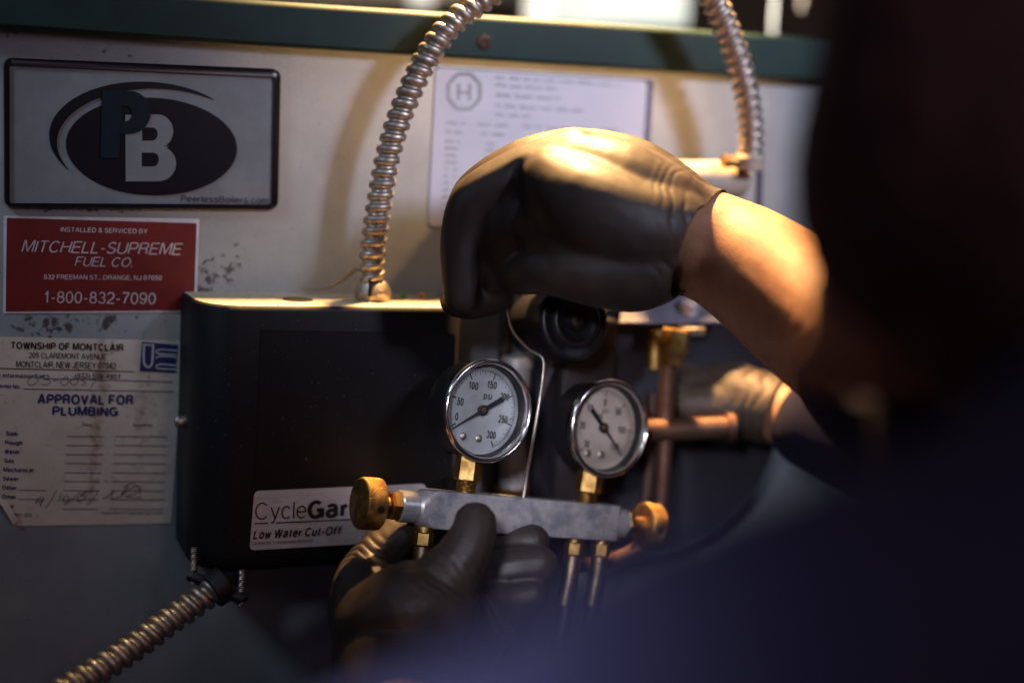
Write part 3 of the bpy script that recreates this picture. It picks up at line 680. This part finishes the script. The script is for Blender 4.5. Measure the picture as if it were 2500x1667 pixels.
# vertical pipes seen between box and drum
vp = empty('riser_pipe', pw(1228, 1300, .02), 'dark rusty vertical pipe just right of the control box', 'pipe')
bm = bmesh.new(); cyl(bm, pw(1245,560,.02), pw(1205,1500,.02), .0050, n=20); obj('tube', bm, M['rust_pipe'], vp)
bm = bmesh.new(); lathe(bm, pw(1222,1205,.02), e2, [(0,.0095),(.009,.0095)], 6); obj('union_nut', bm, M['brass'], vp)
vq = empty('conduit_pipe', pw(1240, 1300, .02), 'pale grey vertical pipe behind the hook rod of the manifold', 'pipe')
bm = bmesh.new(); cyl(bm, pw(1262,885,.03), pw(1250,1300,.03), .0105, n=24); obj('tube', bm, M['pale_pipe'], vq)
bm = bmesh.new(); lathe(bm, pw(1262,885,.03)-e2*.004, e2, [(0,.0120),(.006,.0120),(.0085,.0105)], 24); obj('cap', bm, M['pale_pipe'], vq)
bm = bmesh.new(); lathe(bm, pw(1252,1205,.03)-e2*.004, e2, [(0,.0135),(.010,.0135)], 6); obj('nut', bm, M['brass'], vq)
pump = empty('valve', at(1400, 1180, 1.06), 'black round capped valve with a centre screw, just below the raised gloved hand', 'valve')
axp = (cw((.50,-.86,.05))).normalized()
fc = at(1412, 783, .985)
bm = bmesh.new()
lathe(bm, fc - axp*.060, axp, [(0,.020),(.004,.024),(.030,.0245),(.034,.0275),(.052,.0280),(.0560,.0268),(.0575,.0245),(.0565,.0225),(.0565,.0195),(.0595,.0185),(.0605,.0165),(.0590,.0140),(.0575,.0105),(.0575,.0075),(.0600,.0070),(.0602,.0052),(.0585,.0048),(.0585,.001)], 64)
obj('cap', bm, M['rubber'], pump, angle=60)
bm = bmesh.new(); lathe(bm, fc - axp*.0018, axp, [(0,.0046),(.0012,.0044),(.0020,.003),(.0022,.0002)], 20); sc1 = obj('centre_screw', bm, M['copper'], pump)
bm = bmesh.new(); a_, b_ = frame(None, axp)
for vv in (a_, b_): obox(bm, fc+axp*.0005, vv*.0028, axp.cross(vv)*.0005, axp*.0004)
obj('cross_slot', bm, M['hole'], sc1)
bm = bmesh.new(); obox(bm, at(1405,1010,1.075), e1*.022, e2*.075, nw*.02, .004); obj('body', bm, M['dark_iron'], pump)
# background things beyond the boiler top
bm = bmesh.new(); c_ = at(1515, -60, 1.75); obox(bm, c_, cw((.086,0,.0)), e2*.065, cw((0,.01,0)), .002); tag(obj('pale_panel', bm, M['paleblue']), 'pale blue sheet standing beyond the middle of the boiler top', 'panel')
bm = bmesh.new(); c_ = at(1318, -70, 1.7); obox(bm, c_, cw((.0165,0,0)), e2*.07, cw((0,.02,0)), .003); tag(obj('white_post', bm, M['white_paint']), 'broad white upright beside the pale blue sheet beyond the boiler', 'post')
bm = bmesh.new(); c_ = at(1030, -70, 1.6); obox(bm, c_, cw((.0135,0,0)), e2*.043, cw((0,.02,0)), .003); tag(obj('white_block', bm, M['white_paint']), 'small bright white block left of the tall conduit beyond the boiler', 'block')
bm = bmesh.new(); c_ = at(950, -30, 1.9); obox(bm, c_, cw((.20,0,0)), e2*.02, cw((0,.02,0)), .003); tag(obj('shelf', bm, M['beige']), 'cream shelf edge beyond the boiler top, left of the tall conduit', 'shelf')
bm = bmesh.new(); cyl(bm, at(1885, 90, 1.4), at(1898,-120,1.4), .0020, n=14); tag(obj('white_rod', bm, M['white_paint']), 'thin bright white upright rod at the top right', 'rod')
bm = bmesh.new(); cyl(bm, at(1958, 24, 1.5), at(1962,-140,1.5), .0028, n=14); tag(obj('dark_rod', bm, M['beige']), 'short cream rod end beside the dark head at the top right', 'rod')
# ================================================================== GAUGE MANIFOLD
F1 = at(1045, 1243, .937); F2 = at(1512, 1279, 1.0100)
U = (F2-F1).normalized(); V0 = cw((0,0,1)); V = (V0 - U*V0.dot(U)).normalized(); Nn = U.cross(V).normalized()
if Nn.dot(cw((0,1,0))) > 0: Nn = -Nn
BH, BT = .0126, .0110             # half height, half thickness of the bar
A0 = F1 - Nn*BT; LB = (F2-F1).length
def mp(s, v=0, n=0): return A0 + U*s + V*v + Nn*n
man = empty('gauge_manifold', mp(LB/2, -BH), 'aluminium two-gauge test manifold with brass knobs held in gloved hands', 'manifold')
bm = bmesh.new()
vs = []
# bar: cut back at the left end to a turned cone so the front face ends in a curved edge
n = 10; rings = []
prof = [(-.0005, .70), (.001,.80), (.004, 1.0)]
bev = .0006
sec = [(-BH+bev,-BT),(BH-bev,-BT),(BH,-BT+bev),(BH,BT-bev),(BH-bev,BT),(-BH+bev,BT),(-BH,BT-bev),(-BH,-BT+bev)]
def secpts(k):
    pts_ = []
    for i in range(8):
        a, b = sec[i], sec[(i+1)%8]
        m_ = 10 if i%2 == 0 else 1
        for j in range(m_): t = j/m_; pts_.append((a[0]+(b[0]-a[0])*t, a[1]+(b[1]-a[1])*t))
    return pts_
SP = secpts(0)
for s in (-.0045, -.0025, -.0005, .0015, .0035, .006, .009, LB-.0006, LB):
    ring = []
    for v_, n__ in SP:
        rr = math.hypot(v_, n__)
        cone = .0103 + (s+.0045)*.60        # radius allowed by the turned cone
        if s == LB: q = (v_*.965, n__*.965)
        else:
            f_ = min(1, cone/rr) if rr > 0 else 1; q = (v_*f_, n__*f_)
        ring.append(mp(s, q[0], q[1]))
    rings.append(ring)
loft(bm, rings)
bar = obj('bar', bm, M['alu'], man, angle=22)
bm = bmesh.new(); lathe(bm, mp(-.0045), -U, [(-.001,.0100),(0,.0100),(.0003,.0106),(.0118,.0106),(.0126,.0098),(.0126,.006)], 48); obj('collar', bm, M['alu_bright'], man)
bm = bmesh.new(); lathe(bm, mp(-.0170), -U, [(0,.0085),(.0004,.0105),(.0052,.0105),(.0066,.0088),(.0070,.0068)], 6, phase=.2); obj('packing_nut', bm, M['brass'], man, angle=25)
bm = bmesh.new(); lathe(bm, mp(-.0235), -U, [(0,.0055),(.0085,.0055)], 24); obj('valve_stem', bm, M['brass'], man)
def knob(s0, dirn, kr=.0172, kt=.0150):
    bm = bmesh.new(); n = 138; o = mp(s0); ax = U*dirn; rings = []
    x, y = frame(None, ax)
    prof = [(0,.006,0),(0,kr*.80,0),(.0009,kr*.95,0),(.0014,kr,1)]
    m_ = 34
    for k in range(1, m_): prof.append((.0014+(kt-.0032)*k/m_, kr, 1))
    prof += [(kt-.0018,kr,1),(kt-.0006,kr*.95,0),(kt,kr*.90,0),(kt,.001,0)]
    for s, rr, kn in prof:
        ring = []
        for i in range(n*2):
            ph = math.pi*i/n; q = rr
            if kn:
                A = abs(math.sin(23*ph + math.pi*s/.0024)); B = abs(math.sin(23*ph - math.pi*s/.0024))
                q = rr - .0010*(1-min(A,B)) 
            ring.append(o + ax*s + (x*math.cos(ph)+y*math.sin(ph))*q)
        rings.append(ring)
    loft(bm, rings)
    kb = obj('knob', bm, M['brass'], man, angle=70)
    dirh = (CAM-o).normalized(); dirh = (dirh - ax*dirh.dot(ax)).normalized()
    dh = (dirh*.92 - V*.18 + Vector((0,0,0))).normalized()
    bm = bmesh.new(); lathe(bm, o + ax*kt*.42 + dh*(kr-.0022), dh, [(0,.0002),(.0018,.0006),(.0023,.0019),(.00255,.0025),(.0021,.0025)], 20); obj('pin_hole', bm, M['hole'], kb)
    return kb
knob(-.0300, -1)
# right end
bm = bmesh.new(); lathe(bm, mp(LB), U, [(-.001,.0100),(0,.0103),(.0105,.0103),(.0112,.0095)], 48); obj('collar', bm, M['alu_bright'], man)
bm = bmesh.new(); lathe(bm, mp(LB+.0110), U, [(0,.0100),(.0010,.0108),(.005,.0104),(.0060,.008)], 6); obj('packing_nut', bm, M['brass'], man, angle=25)
bm = bmesh.new(); lathe(bm, mp(LB+.016), U, [(0,.0055),(.022,.0055)], 24); obj('valve_stem', bm, M['brass'], man)
knob(LB+.027, 1, .0165, .0135)
# gauges
def disc_pts(cn, X, Y, rr, n=64): return [cn + X*rr*math.cos(2*math.pi*i/n) + Y*rr*math.sin(2*math.pi*i/n) for i in range(n)]
def gauge(C, left, R=.0345, U=U, Nn=Nn):
    tw = Matrix.Rotation(math.radians(5), 3, V); tw = tw if (tw @ Nn).dot(U) > 0 else Matrix.Rotation(math.radians(-5), 3, V)
    U = (tw @ U); Nn = (tw @ Nn)
    # C = centre of the bezel's front edge
    rt = math.radians(-2 if left else 0)
    X = U*math.cos(rt) - V*math.sin(rt)*-1*-1; X = (U*math.cos(rt)+V*math.sin(rt)).normalized(); Y = Nn.cross(X).normalized()
    if Y.dot(V) < 0: Y = -Y
    gz = bpy.data.objects.new('gauge', None)
    bm = bmesh.new()
    lathe(bm, C - Nn*.030, Nn, [(0,.020),(0,R*.86),(.002,R*.92),(.024,R*.93),(.0265,R*.93),(.0265,R*.885),(.0175,R*.88),(.0175,.001)], 72)
    case = obj('gauge_case', bm, M['rubber'], man)
    bm = bmesh.new()
    pr_ = [(-.0075,R*.93),(-.0075,R*.975),(-.0045,R*.985)]
    for k in range(11):
        t = math.pi*k/10; pr_.append((-.0030+.0030*math.sin(t), R*.945 + R*.055*math.cos(t)))
    pr_ += [(-.0042,R*.885),(-.0042,R*.865)]
    lathe(bm, C, Nn, pr_, 96, cap=False)
    obj('bezel', bm, M['chrome'], case, angle=60)
    bm = bmesh.new(); lathe(bm, C, Nn, [(-.0046,R*.875),(-.0115,R*.86),(-.0115,R*.80)], 72, cap=False); obj('inner_ring', bm, M['rubber'], case)
    DZ = -.0108; dc = C + Nn*DZ; Rd = R*.852
    bm = bmesh.new(); bm.faces.new([bm.verts.new(q) for q in disc_pts(dc, X, Y, Rd, 96)]); bmesh.ops.solidify(bm, geom=bm.faces[:], thickness=.0004)
    dial = obj('dial', bm, M['dial' if left else 'dial2'], case, smooth=False)
    g_ = lambda x, y, o=0: dc + X*x*Rd + Y*y*Rd + Nn*(.0005+o)
    tfn = lambda x, y, o=0: g_(x, -y, o)      # pixel-like (y down) frame in units of Rd
    bm = bmesh.new()
    if left: a0, a1, major, minor, labs = 211, -61, 6, 60, ['0','50','100','150','200','250','300']
    else: a0, a1, major, minor, labs = 225, -45, 6, 60, ['30','20','10','0','50','100','150']
    for i in range(minor+1):
        an = math.radians(a0+(a1-a0)*i/minor); ma = i % (minor//major) == 0; mi = i % 2 == 0
        r1, r0, w_ = .90, (.745 if ma else (.79 if mi else .835)), (.030 if ma else .012)
        c, s = math.cos(an), math.sin(an); px_, py_ = -s*w_/2, c*w_/2
        bm.faces.new([bm.verts.new(g_(*q)) for q in ((r0*c+px_,r0*s+py_),(r1*c+px_,r1*s+py_),(r1*c-px_,r1*s-py_),(r0*c-px_,r0*s-py_))])
    nA = 60                        # thin scale arc
    for i in range(nA):
        q = [math.radians(a0+(a1-a0)*(i+k)/nA) for k in (0,1)]
        bm.faces.new([bm.verts.new(g_(rr*math.cos(a), rr*math.sin(a))) for rr, a in ((.895,q[0]),(.895,q[1]),(.906,q[1]),(.906,q[0]))])
    for i, s_ in enumerate(labs):
        an = math.radians(a0+(a1-a0)*i/major); rr = .60
        cx, cy = rr*math.cos(an), rr*math.sin(an); w_ = .042*len(s_)
        if left: cx, cy = ((-.64,-.23),(-.60,.11),(-.31,.51),(.18,.60),(.56,.38),(.60,-.13),(.34,-.52))[i]
        text(bm, s_, (cx-w_, -cy+.07), (cx+w_, -cy+.07), .145, tfn, 0, .032, lean=0)
    if left: text(bm, 'psi', (.0,-.27), (.22,-.27), .13, tfn, 0, .015, lean=0)
    else: text(bm, 'psi', (-.05,-.36), (.14,-.36), .11, tfn, 0, .004, lean=0); text(bm, 'in Hg', (-.30,-.24), (-.02,-.24), .09, tfn, 0, .004, lean=0)
    obj('markings', bm, M['ink'], dial, smooth=False)
    # pointer
    pa = math.radians(a0+3 if left else -43); pc, ps = math.cos(pa), math.sin(pa)
    def pp(a, b, h): return g_(a*pc - b*ps, a*ps + b*pc, h)
    bm = bmesh.new()
    outl = [(.90,.008),(.14,.035),(.10,.09),(-.10,.09),(-.12,.055),(-.58,.062),(-.58,-.062),(-.12,-.055),(-.10,-.09),(.10,-.09),(.14,-.035),(.90,-.008)]
    loft(bm, [[pp(a,b,.0016) for a,b in outl],[pp(a,b,.0021) for a,b in outl]]); lathe(bm, dc+Nn*.0004, Nn, [(0,.0036),(.0024,.0036),(.0026,.003)], 32)
    ptr = obj('pointer', bm, M['ink'], dial, smooth=False)
    bm = bmesh.new(); lathe(bm, dc+Nn*.0026, Nn, [(0,.0022),(.0012,.0021),(.0015,.0016),(.0015,.0005),(.0011,.0001)], 28); obj('hub', bm, M['copper' if left else 'brass'], ptr)
    for sx in (-.40, .02) if left else (-.36, .04):
        bm = bmesh.new(); lathe(bm, g_(sx, -.64, -.0005), Nn, [(0,.0026),(.0009,.0026),(.0017,.0016),(.0019,.0002)], 24); obj('dial_screw', bm, M['steel'], dial)
    bm = bmesh.new(); lathe(bm, C - Nn*.0040, Nn, [(0,R*.872),(.0004,R*.872)], 64); obj('glass', bm, M['glass'], case)
    # stem straight down from the case onto the bar
    b0 = C - Nn*.0185; b0 = b0 - V*(R*.90)
    s_ = (b0-A0).dot(U); base = mp(s_, BH)
    top_ = b0 + V*.002; dv = (top_-base); ax = dv.normalized(); Ls = dv.length
    bm = bmesh.new(); lathe(bm, base, ax, [(Ls*.30,.0062),(Ls*.30,.0088),(Ls*.33,.0095),(Ls*.92,.0095),(Ls*.96,.0085),(Ls,.007)], 6, phase=.45); st = obj('stem_hex', bm, M['brass'], man, angle=25)
    bm = bmesh.new(); kk = 40; tube(bm, [base + ax*(Ls*.36*i/kk - .001*(i==0)) for i in range(kk+1)], .0068, 28, lambda l, ph: 1+.05*math.sin(2*math.pi*l/.0013+ph)); obj('thread', bm, M['brass'], st)
def over_bar(x, y, noff):          # the point on the ray through a pixel lying noff in front of the bar's axis
    return onplane(x, y, A0 + Nn*noff, Nn)
C1 = over_bar(1197, 1003, .019)
gauge(C1, True, 128/FPX*(C1-CAM).dot(cw((0,1,0))))
C2 = over_bar(1493, 1046, .019)
gauge(C2, False, 121/FPX*(C2-CAM).dot(cw((0,1,0))))
print('gauges', (C1-C2).length, (C1-CAM).length, (C2-CAM).length)
# hook rod
hp = [at(x, y, D) for x, y, D in ((1262,690,.955),(1252,700,.953),(1242,722,.952),(1239,760,.955),(1252,808,.96),(1288,850,.965),(1318,868,.968),(1327,884,.968),(1325,920,.968),(1316,985,.967),(1302,1070,.966))]
hp += [over_bar(1288,1150,.002), over_bar(1277,1222,0), over_bar(1270,1290,0), over_bar(1262,1345,0)]
bm = bmesh.new(); tube(bm, spline([tuple(q) for q in hp], 6), .00115, 14); obj('hook_rod', bm, M['steel'], man)
# ports and hoses
for (px_, py_, nm) in ((1037, 1293, 'left'), (1404, 1316, 'a'), (1470, 1320, 'b')):
    s_ = (at(px_, py_, .98)-A0).dot(U)
    # slide along the bar until the port projects to px_
    for _ in range(30):
        q = mp(s_, -BH); d = RC.transposed() @ (q-CAM); ex = 1250 + d.x/d.y*FPX; s_ += (px_-ex)/FPX*.9
    b0 = mp(s_, -BH+.0004); dn = -V
    bm = bmesh.new()
    lathe(bm, b0, dn, [(0,.0072),(.002,.0072),(.002,.0058),(.0035,.0058)], 28); pt_ = obj('port', bm, M['brass'], man)
    bm = bmesh.new(); lathe(bm, b0+dn*.0035, dn, [(0,.0060),(.0008,.0070),(.0085,.0070),(.0095,.006)], 6, phase=.5); obj('port_nut', bm, M['brass'], pt_, angle=25)
    bm = bmesh.new(); lathe(bm, b0+dn*.0125, dn, [(0,.0046),(.002,.0055),(.0035,.0042),(.017,.0040)], 24); obj('barb', bm, M['brass'], pt_)
    st_ = b0+dn*.016
    hz = empty('hose', b0+dn*.03, {'left':'black hose under the left end of the manifold, beside the index finger','a':'dark hose hanging from the inner of the two ports at the manifold\'s right end','b':'dark hose hanging from the outermost right port of the manifold'}[nm], 'hose', 'manifold hoses')
    bm = bmesh.new(); pts = [tuple(st_ + dn*.0), tuple(st_+dn*.03), tuple(st_+dn*.09+cw((-.006,0,0))), tuple(st_+dn*.18+cw((-.016,.01,0))), tuple(st_+dn*.30+cw((-.05,.03,0)))]
    tube(bm, spline(pts, 10), .0058, 20); obj('tube', bm, M['rubber'], hz)
    bm = bmesh.new(); tube(bm, [b0+dn*.0135+cw((0,0,0)), b0+dn*.024, b0+dn*.048+cw((-.002,0,0))], .0062, 20, lambda l, ph: 1+.03*math.sin(2*math.pi*l/.003)); obj('ferrule', bm, M['hose_metal'], hz)
# ================================================================== PEOPLE
def blob(chains, voxel, smooth=6, px=True, extra=None):
    bm = bmesh.new()
    for ch in chains:
        q = [(at(c[0], c[1], c[2]), c[3]) for c in ch]
        if len(q) > 2: sp_ = spline([(*p, r_) for p, r_ in q], 10); pts = [(Vector(s[:3]), max(s[3], .002)) for s in sp_]
        else: pts = [(q[0][0].lerp(q[1][0], k/12), q[0][1]+(q[1][1]-q[0][1])*k/12) for k in range(13)]
        last = None
        for p, r_ in pts:
            if last is not None and (p-last).length < r_*.12: continue
            last = p
            bmesh.ops.create_icosphere(bm, subdivisions=3 if r_ > .02 else 2, radius=r_*1.01, matrix=Matrix.Translation(p))
    me = bpy.data.meshes.new('tmp'); bm.to_mesh(me); bm.free()
    o = bpy.data.objects.new('tmp', me); COL.objects.link(o)
    m = o.modifiers.new('r', 'REMESH'); m.mode = 'VOXEL'; m.voxel_size = voxel
    m = o.modifiers.new('s', 'SMOOTH'); m.factor = .5; m.iterations = smooth
    dg = bpy.context.evaluated_depsgraph_get(); dg.update()
    res = bpy.data.meshes.new_from_object(o.evaluated_get(dg)); bpy.data.objects.remove(o); bpy.data.meshes.remove(me)
    bm = bmesh.new(); bm.from_mesh(res); bpy.data.meshes.remove(res)
    return bm
def cut(bm, co, no):              # removes what lies on the +no side
    bmesh.ops.bisect_plane(bm, geom=bm.verts[:]+bm.edges[:]+bm.faces[:], plane_co=co, plane_no=no, clear_outer=True)
def disp(bm, fn):
    bm.normal_update(); mv = [(v, fn(v.co)) for v in bm.verts]
    nrm = {v: v.normal.copy() for v, d in mv}
    for v, d in mv:
        if d: v.co += nrm[v]*d
def sm(a, b, x): t = min(1, max(0, (x-a)/(b-a))); return t*t*(3-2*t)
def wrinkle_at(center, axis, spacing, depth, rad, waist=None):    # creases across a limb near a joint
    axis = axis.normalized()
    def f_(p):
        d = p-center; t = d.dot(axis); e = (d - axis*t).length
        w = math.exp(-(t/rad)**2)
        if w < .02: return 0
        wob = noise.noise(p*55)*.9 + noise.noise(p*20)*1.6
        s = math.sin(2*math.pi*t/spacing + wob*5.5); w *= sm(-.25, .35, noise.noise(p*38+Vector((3,1,7))))*.8+.2
        return depth*w*(-(max(0, s)**2) + .2*noise.noise(p*110))
    return f_
def finish(name, bm, m, parent, solid=0):
    me = bpy.data.meshes.new(name); bm.to_mesh(me); bm.free()
    for p in me.polygons: p.use_smooth = True
    o = link(name, me, m, parent)
    if solid:
        s = o.modifiers.new('s','SOLIDIFY'); s.thickness = solid; s.offset = -1
    return o
# ---- the technician: right hand raised on the hook, left hand under the manifold, head and shoulder close to the lens
tech = empty('person', at(2600, 2300, .55), 'person in a navy shirt and black gloves holding the gauge manifold, head at the right', 'person')
armA = [(1640,575,.945,.030),(1718,598,.945,.0365),(1765,616,.942,.0372),(1844,662,.93,.0402),(1994,777,.90,.0442),(2250,980,.84,.046)]
upperA = [(2250,980,.84,.046),(2600,1150,.72,.052),(2950,1150,.62,.060)]
head = [(2540,380,.55,.085),(2600,520,.54,.080),(2640,760,.55,.070),(2700,1050,.57,.058),(2760,1350,.58,.065)]
skull = [(2540,120,.55,.080),(2525,430,.54,.088)]
torso = [(2760,1400,.56,.09),(2900,2000,.56,.13),(3000,3000,.56,.14)]
armB = [(1000,1660,.87,.022),(1000,1720,.86,.026),(980,1800,.83,.034),(850,2100,.62,.040),(640,2350,.36,.046)]
upperB = [(640,2350,.36,.046),(1500,2260,.34,.052),(2500,1800,.40,.065),(2760,1450,.52,.07)]
nose = [(2130,830,.56,.022),(2025,878,.57,.015),(2000,890,.57,.013)]
jaw = [(2400,560,.56,.05),(2230,720,.56,.040),(2130,830,.56,.022)]
bm = blob([armA, upperA, head, skull, torso, armB, upperB, jaw, nose], .0028, 5)
finish('body', bm, M['skin'], tech)
bm = blob([[(2540,120,.55,.083),(2527,420,.54,.0905)], [(2575,100,.55,.084),(2680,500,.52,.086),(2720,900,.53,.062)]], .003, 8)
disp(bm, lambda p: .0015*noise.noise(p*90))
finish('hair', bm, M['hair'], tech)
shirtch = [[(2150,900,.865,.0505),(2250,975,.84,.056),(2420,1080,.79,.060),(2600,1150,.72,.062),(2950,1150,.62,.068)],
  [(2760,1400,.56,.10),(2900,2000,.56,.14),(3000,3000,.56,.15)], [(2760,1330,.57,.072),(2950,1150,.62,.068)],
  [(900,1990,.68,.044),(800,2150,.55,.047),(640,2400,.36,.052),(1500,2330,.34,.058),(2500,1850,.40,.075),(2760,1450,.52,.08)],
  [(640,2400,.36,.052),(1250,2000,.30,.036),(1900,1850,.31,.055),(2700,1680,.38,.08)], [(2350,1780,.36,.05),(2750,1300,.42,.06),(2900,1500,.5,.1)], [(2340,985,.58,.034),(2500,1100,.575,.06),(2760,1330,.57,.08)]]
bm = blob(shirtch, .0035, 8)
disp(bm, lambda p: .004*noise.noise(p*14) + .0012*noise.noise(p*45))
finish('shirt', bm, M['navy'], tech)
# right glove
G = [
 [(1730,592,.945,.0365),(1640,575,.944,.0385),(1560,530,.944,.0375),(1480,480,.942,.0330)],
 [(1660,545,.938,.030),(1540,455,.938,.0275),(1400,387,.932,.0200)],                       # index metacarpal
 [(1660,530,.955,.030),(1540,430,.955,.0260),(1398,374,.948,.0180)],
 [(1660,540,.975,.028),(1540,440,.975,.0250),(1405,392,.970,.0170)],
 [(1660,560,.985,.025),(1560,470,.995,.0220),(1430,430,.990,.0155)],
 [(1640,608,.930,.028),(1560,650,.912,.0290),(1470,655,.905,.0255),(1390,655,.905,.0205),(1330,660,.908,.0165),(1290,668,.915,.0140)],  # thumb
 [(1520,560,.925,.036),(1420,520,.92,.030),(1370,480,.92,.026)],
 [(1600,600,.920,.036),(1440,600,.915,.034),(1360,540,.916,.030)], [(1330,560,.925,.020),(1330,630,.925,.018)],
 [(1400,385,.925,.0195),(1290,420,.925,.0185),(1185,470,.925,.0168),(1145,510,.927,.0160),(1124,590,.930,.0138),(1122,660,.932,.0128),(1126,725,.935,.0122)],  # index
 [(1398,374,.948,.0180),(1280,400,.950,.0175),(1165,472,.952,.0160),(1130,560,.955,.0140),(1125,650,.955,.0130),(1150,722,.950,.0122)],
 [(1405,392,.970,.0170),(1300,430,.973,.0165),(1190,500,.975,.0150),(1160,600,.975,.0135),(1170,700,.970,.012)],
 [(1430,430,.990,.0155),(1330,470,.992,.0150),(1230,540,.993,.0135),(1200,640,.990,.0120),(1205,700,.985,.011)],
 [(1112,735,.945,.0112),(1160,738,.945,.0118),(1215,728,.946,.0105)],                     # finger end pinching the rod
 [(1290,668,.915,.0140),(1262,676,.925,.0120),(1250,684,.938,.0100)],
 [(1190,600,.940,.0145),(1215,680,.940,.0125)], [(1620,570,.918,.033),(1530,560,.906,.034),(1425,515,.904,.033),(1350,455,.913,.025)],[(1600,520,.930,.034),(1500,470,.925,.034),(1400,425,.925,.026)],
 [(1250,470,.932,.022),(1240,560,.932,.021),(1235,640,.938,.016)], [(1260,600,.930,.0150),(1250,650,.935,.0130)],
]
bm = blob(G, .0016, 22)
cuffC = at(1728, 590, .945); cuffN = (at(1800,625,.945)-at(1700,590,.945)).normalized(); cuffN = (cuffN + cw((.0,-.35,.0))).normalized()
cut(bm, cuffC, cuffN)
fA = wrinkle_at(at(1690,560,.93), (cuffN + cw((.0,0,.30))).normalized(), .0064, .0013, .0115)
kA = at(1275,480,.905)
def creaseA(p):
    d = 0
    c = RC.transposed() @ (p-CAM); x = 1250+c.x/c.y*FPX; y = 833.5-c.z/c.y*FPX
    # fold between index finger and back of the hand
    if c.y < .94:
        xl = 1268 + 6*math.sin(y/40); w = math.exp(-((x-xl)/16)**2)*sm(380,450,y)*sm(640,560,y) 
        d -= .0030*w
    return d
disp(bm, lambda p: fA(p) + creaseA(p) + .0003*noise.noise(p*60))
gl_ = finish('glove', bm, M['glove'], tech, .0006); gl_['label'] = 'black glove gripping the hook rod, lit yellow along the back of the hand'
# left glove
H = [
 [(990,1820,.84,.036),(1000,1720,.865,.0345),(1000,1600,.885,.0330),(1010,1500,.90,.0330)],
 [(975,1700,.872,.040),(960,1620,.89,.038),(920,1520,.915,.0300),(900,1440,.935,.0230)],
 [(1010,1500,.895,.030),(1075,1435,.893,.0235),(1125,1370,.893,.0185),(1153,1315,.897,.0158),(1160,1278,.902,.0142)],    # thumb
 [(880,1500,.94,.022),(878,1430,.945,.0190),(925,1350,.955,.0160),(985,1292,.965,.0140),(1060,1272,.985,.0125),(1140,1270,1.0,.0115)],  # index behind the bar
 [(1000,1520,.92,.030),(1080,1460,.94,.0240),(1180,1405,.955,.0175),(1260,1385,.955,.0150),(1318,1380,.953,.0140)],
 [(1040,1580,.91,.030),(1140,1520,.93,.0220),(1230,1475,.945,.0160),(1303,1452,.945,.0112)],
 [(1120,1400,.96,.018),(1200,1345,.972,.0140),(1300,1322,.975,.0125)],
 [(1060,1620,.90,.028),(1150,1580,.92,.0190),(1210,1555,.935,.0130)],
 [(950,1560,.90,.034),(1060,1540,.91,.034)],
 [(930,1530,.895,.030),(1000,1490,.89,.031),(1070,1480,.89,.026)],
]
bm = blob(H, .0015, 5)
cwB = (at(1000,1800,.84)-at(1000,1650,.88)).normalized()
cut(bm, at(1000,1770,.85), cwB)
fB = wrinkle_at(at(912,1372,.95), (at(985,1290,.965)-at(880,1430,.945)), .0058, .0014, .014)
fB2 = wrinkle_at(at(1130,1365,.893), (at(1160,1278,.902)-at(1075,1430,.893)), .0060, .00035, .012)
fB3 = wrinkle_at(at(1340,1385,.95), cw((1,0,.3)), .0042, .0005, .006)
disp(bm, lambda p: fB(p) + fB2(p) + fB3(p) + .0006*noise.noise(p*70))
gl2 = finish('glove', bm, M['glove'], tech, .0006); gl2['label'] = 'black glove supporting the manifold bar from below, thumb in front'
# ---- second person: only the gloved hand and wrist in front of the drum
p2 = empty('person', at(2300, 1300, 1.0), 'person showing only a black gloved hand and bare wrist beside the copper pipe', 'person')
bm = blob([[(1860,985,1.085,.022),(1930,1015,1.075,.026),(2010,1045,1.060,.030),(2200,1120,1.035,.036),(2500,1220,0.995,.042)]], .002, 5); finish('body', bm, M['skin'], p2)
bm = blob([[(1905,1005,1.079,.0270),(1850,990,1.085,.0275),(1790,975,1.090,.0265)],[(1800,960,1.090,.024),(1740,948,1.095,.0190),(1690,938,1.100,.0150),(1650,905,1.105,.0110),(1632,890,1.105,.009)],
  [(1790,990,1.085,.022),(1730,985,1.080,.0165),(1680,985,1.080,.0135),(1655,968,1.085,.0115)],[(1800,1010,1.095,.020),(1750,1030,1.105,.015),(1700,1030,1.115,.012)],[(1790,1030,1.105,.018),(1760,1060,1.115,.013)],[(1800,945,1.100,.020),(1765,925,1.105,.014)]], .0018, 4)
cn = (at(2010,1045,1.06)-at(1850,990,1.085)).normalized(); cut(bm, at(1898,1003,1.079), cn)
disp(bm, wrinkle_at(at(1850,990,1.085), cn, .010, .0016, .02)); finish('glove', bm, M['lit_glove'], p2, .0006)
bm = blob([[(1990,1040,1.063,.034),(2180,1112,1.038,.042),(2500,1220,0.995,.048),(2700,1300,0.975,.055)]], .003, 6); finish('sleeve', bm, M['navy'], p2)
print('verts', sum(len(o.data.vertices) for o in S.objects if o.type == 'MESH'))
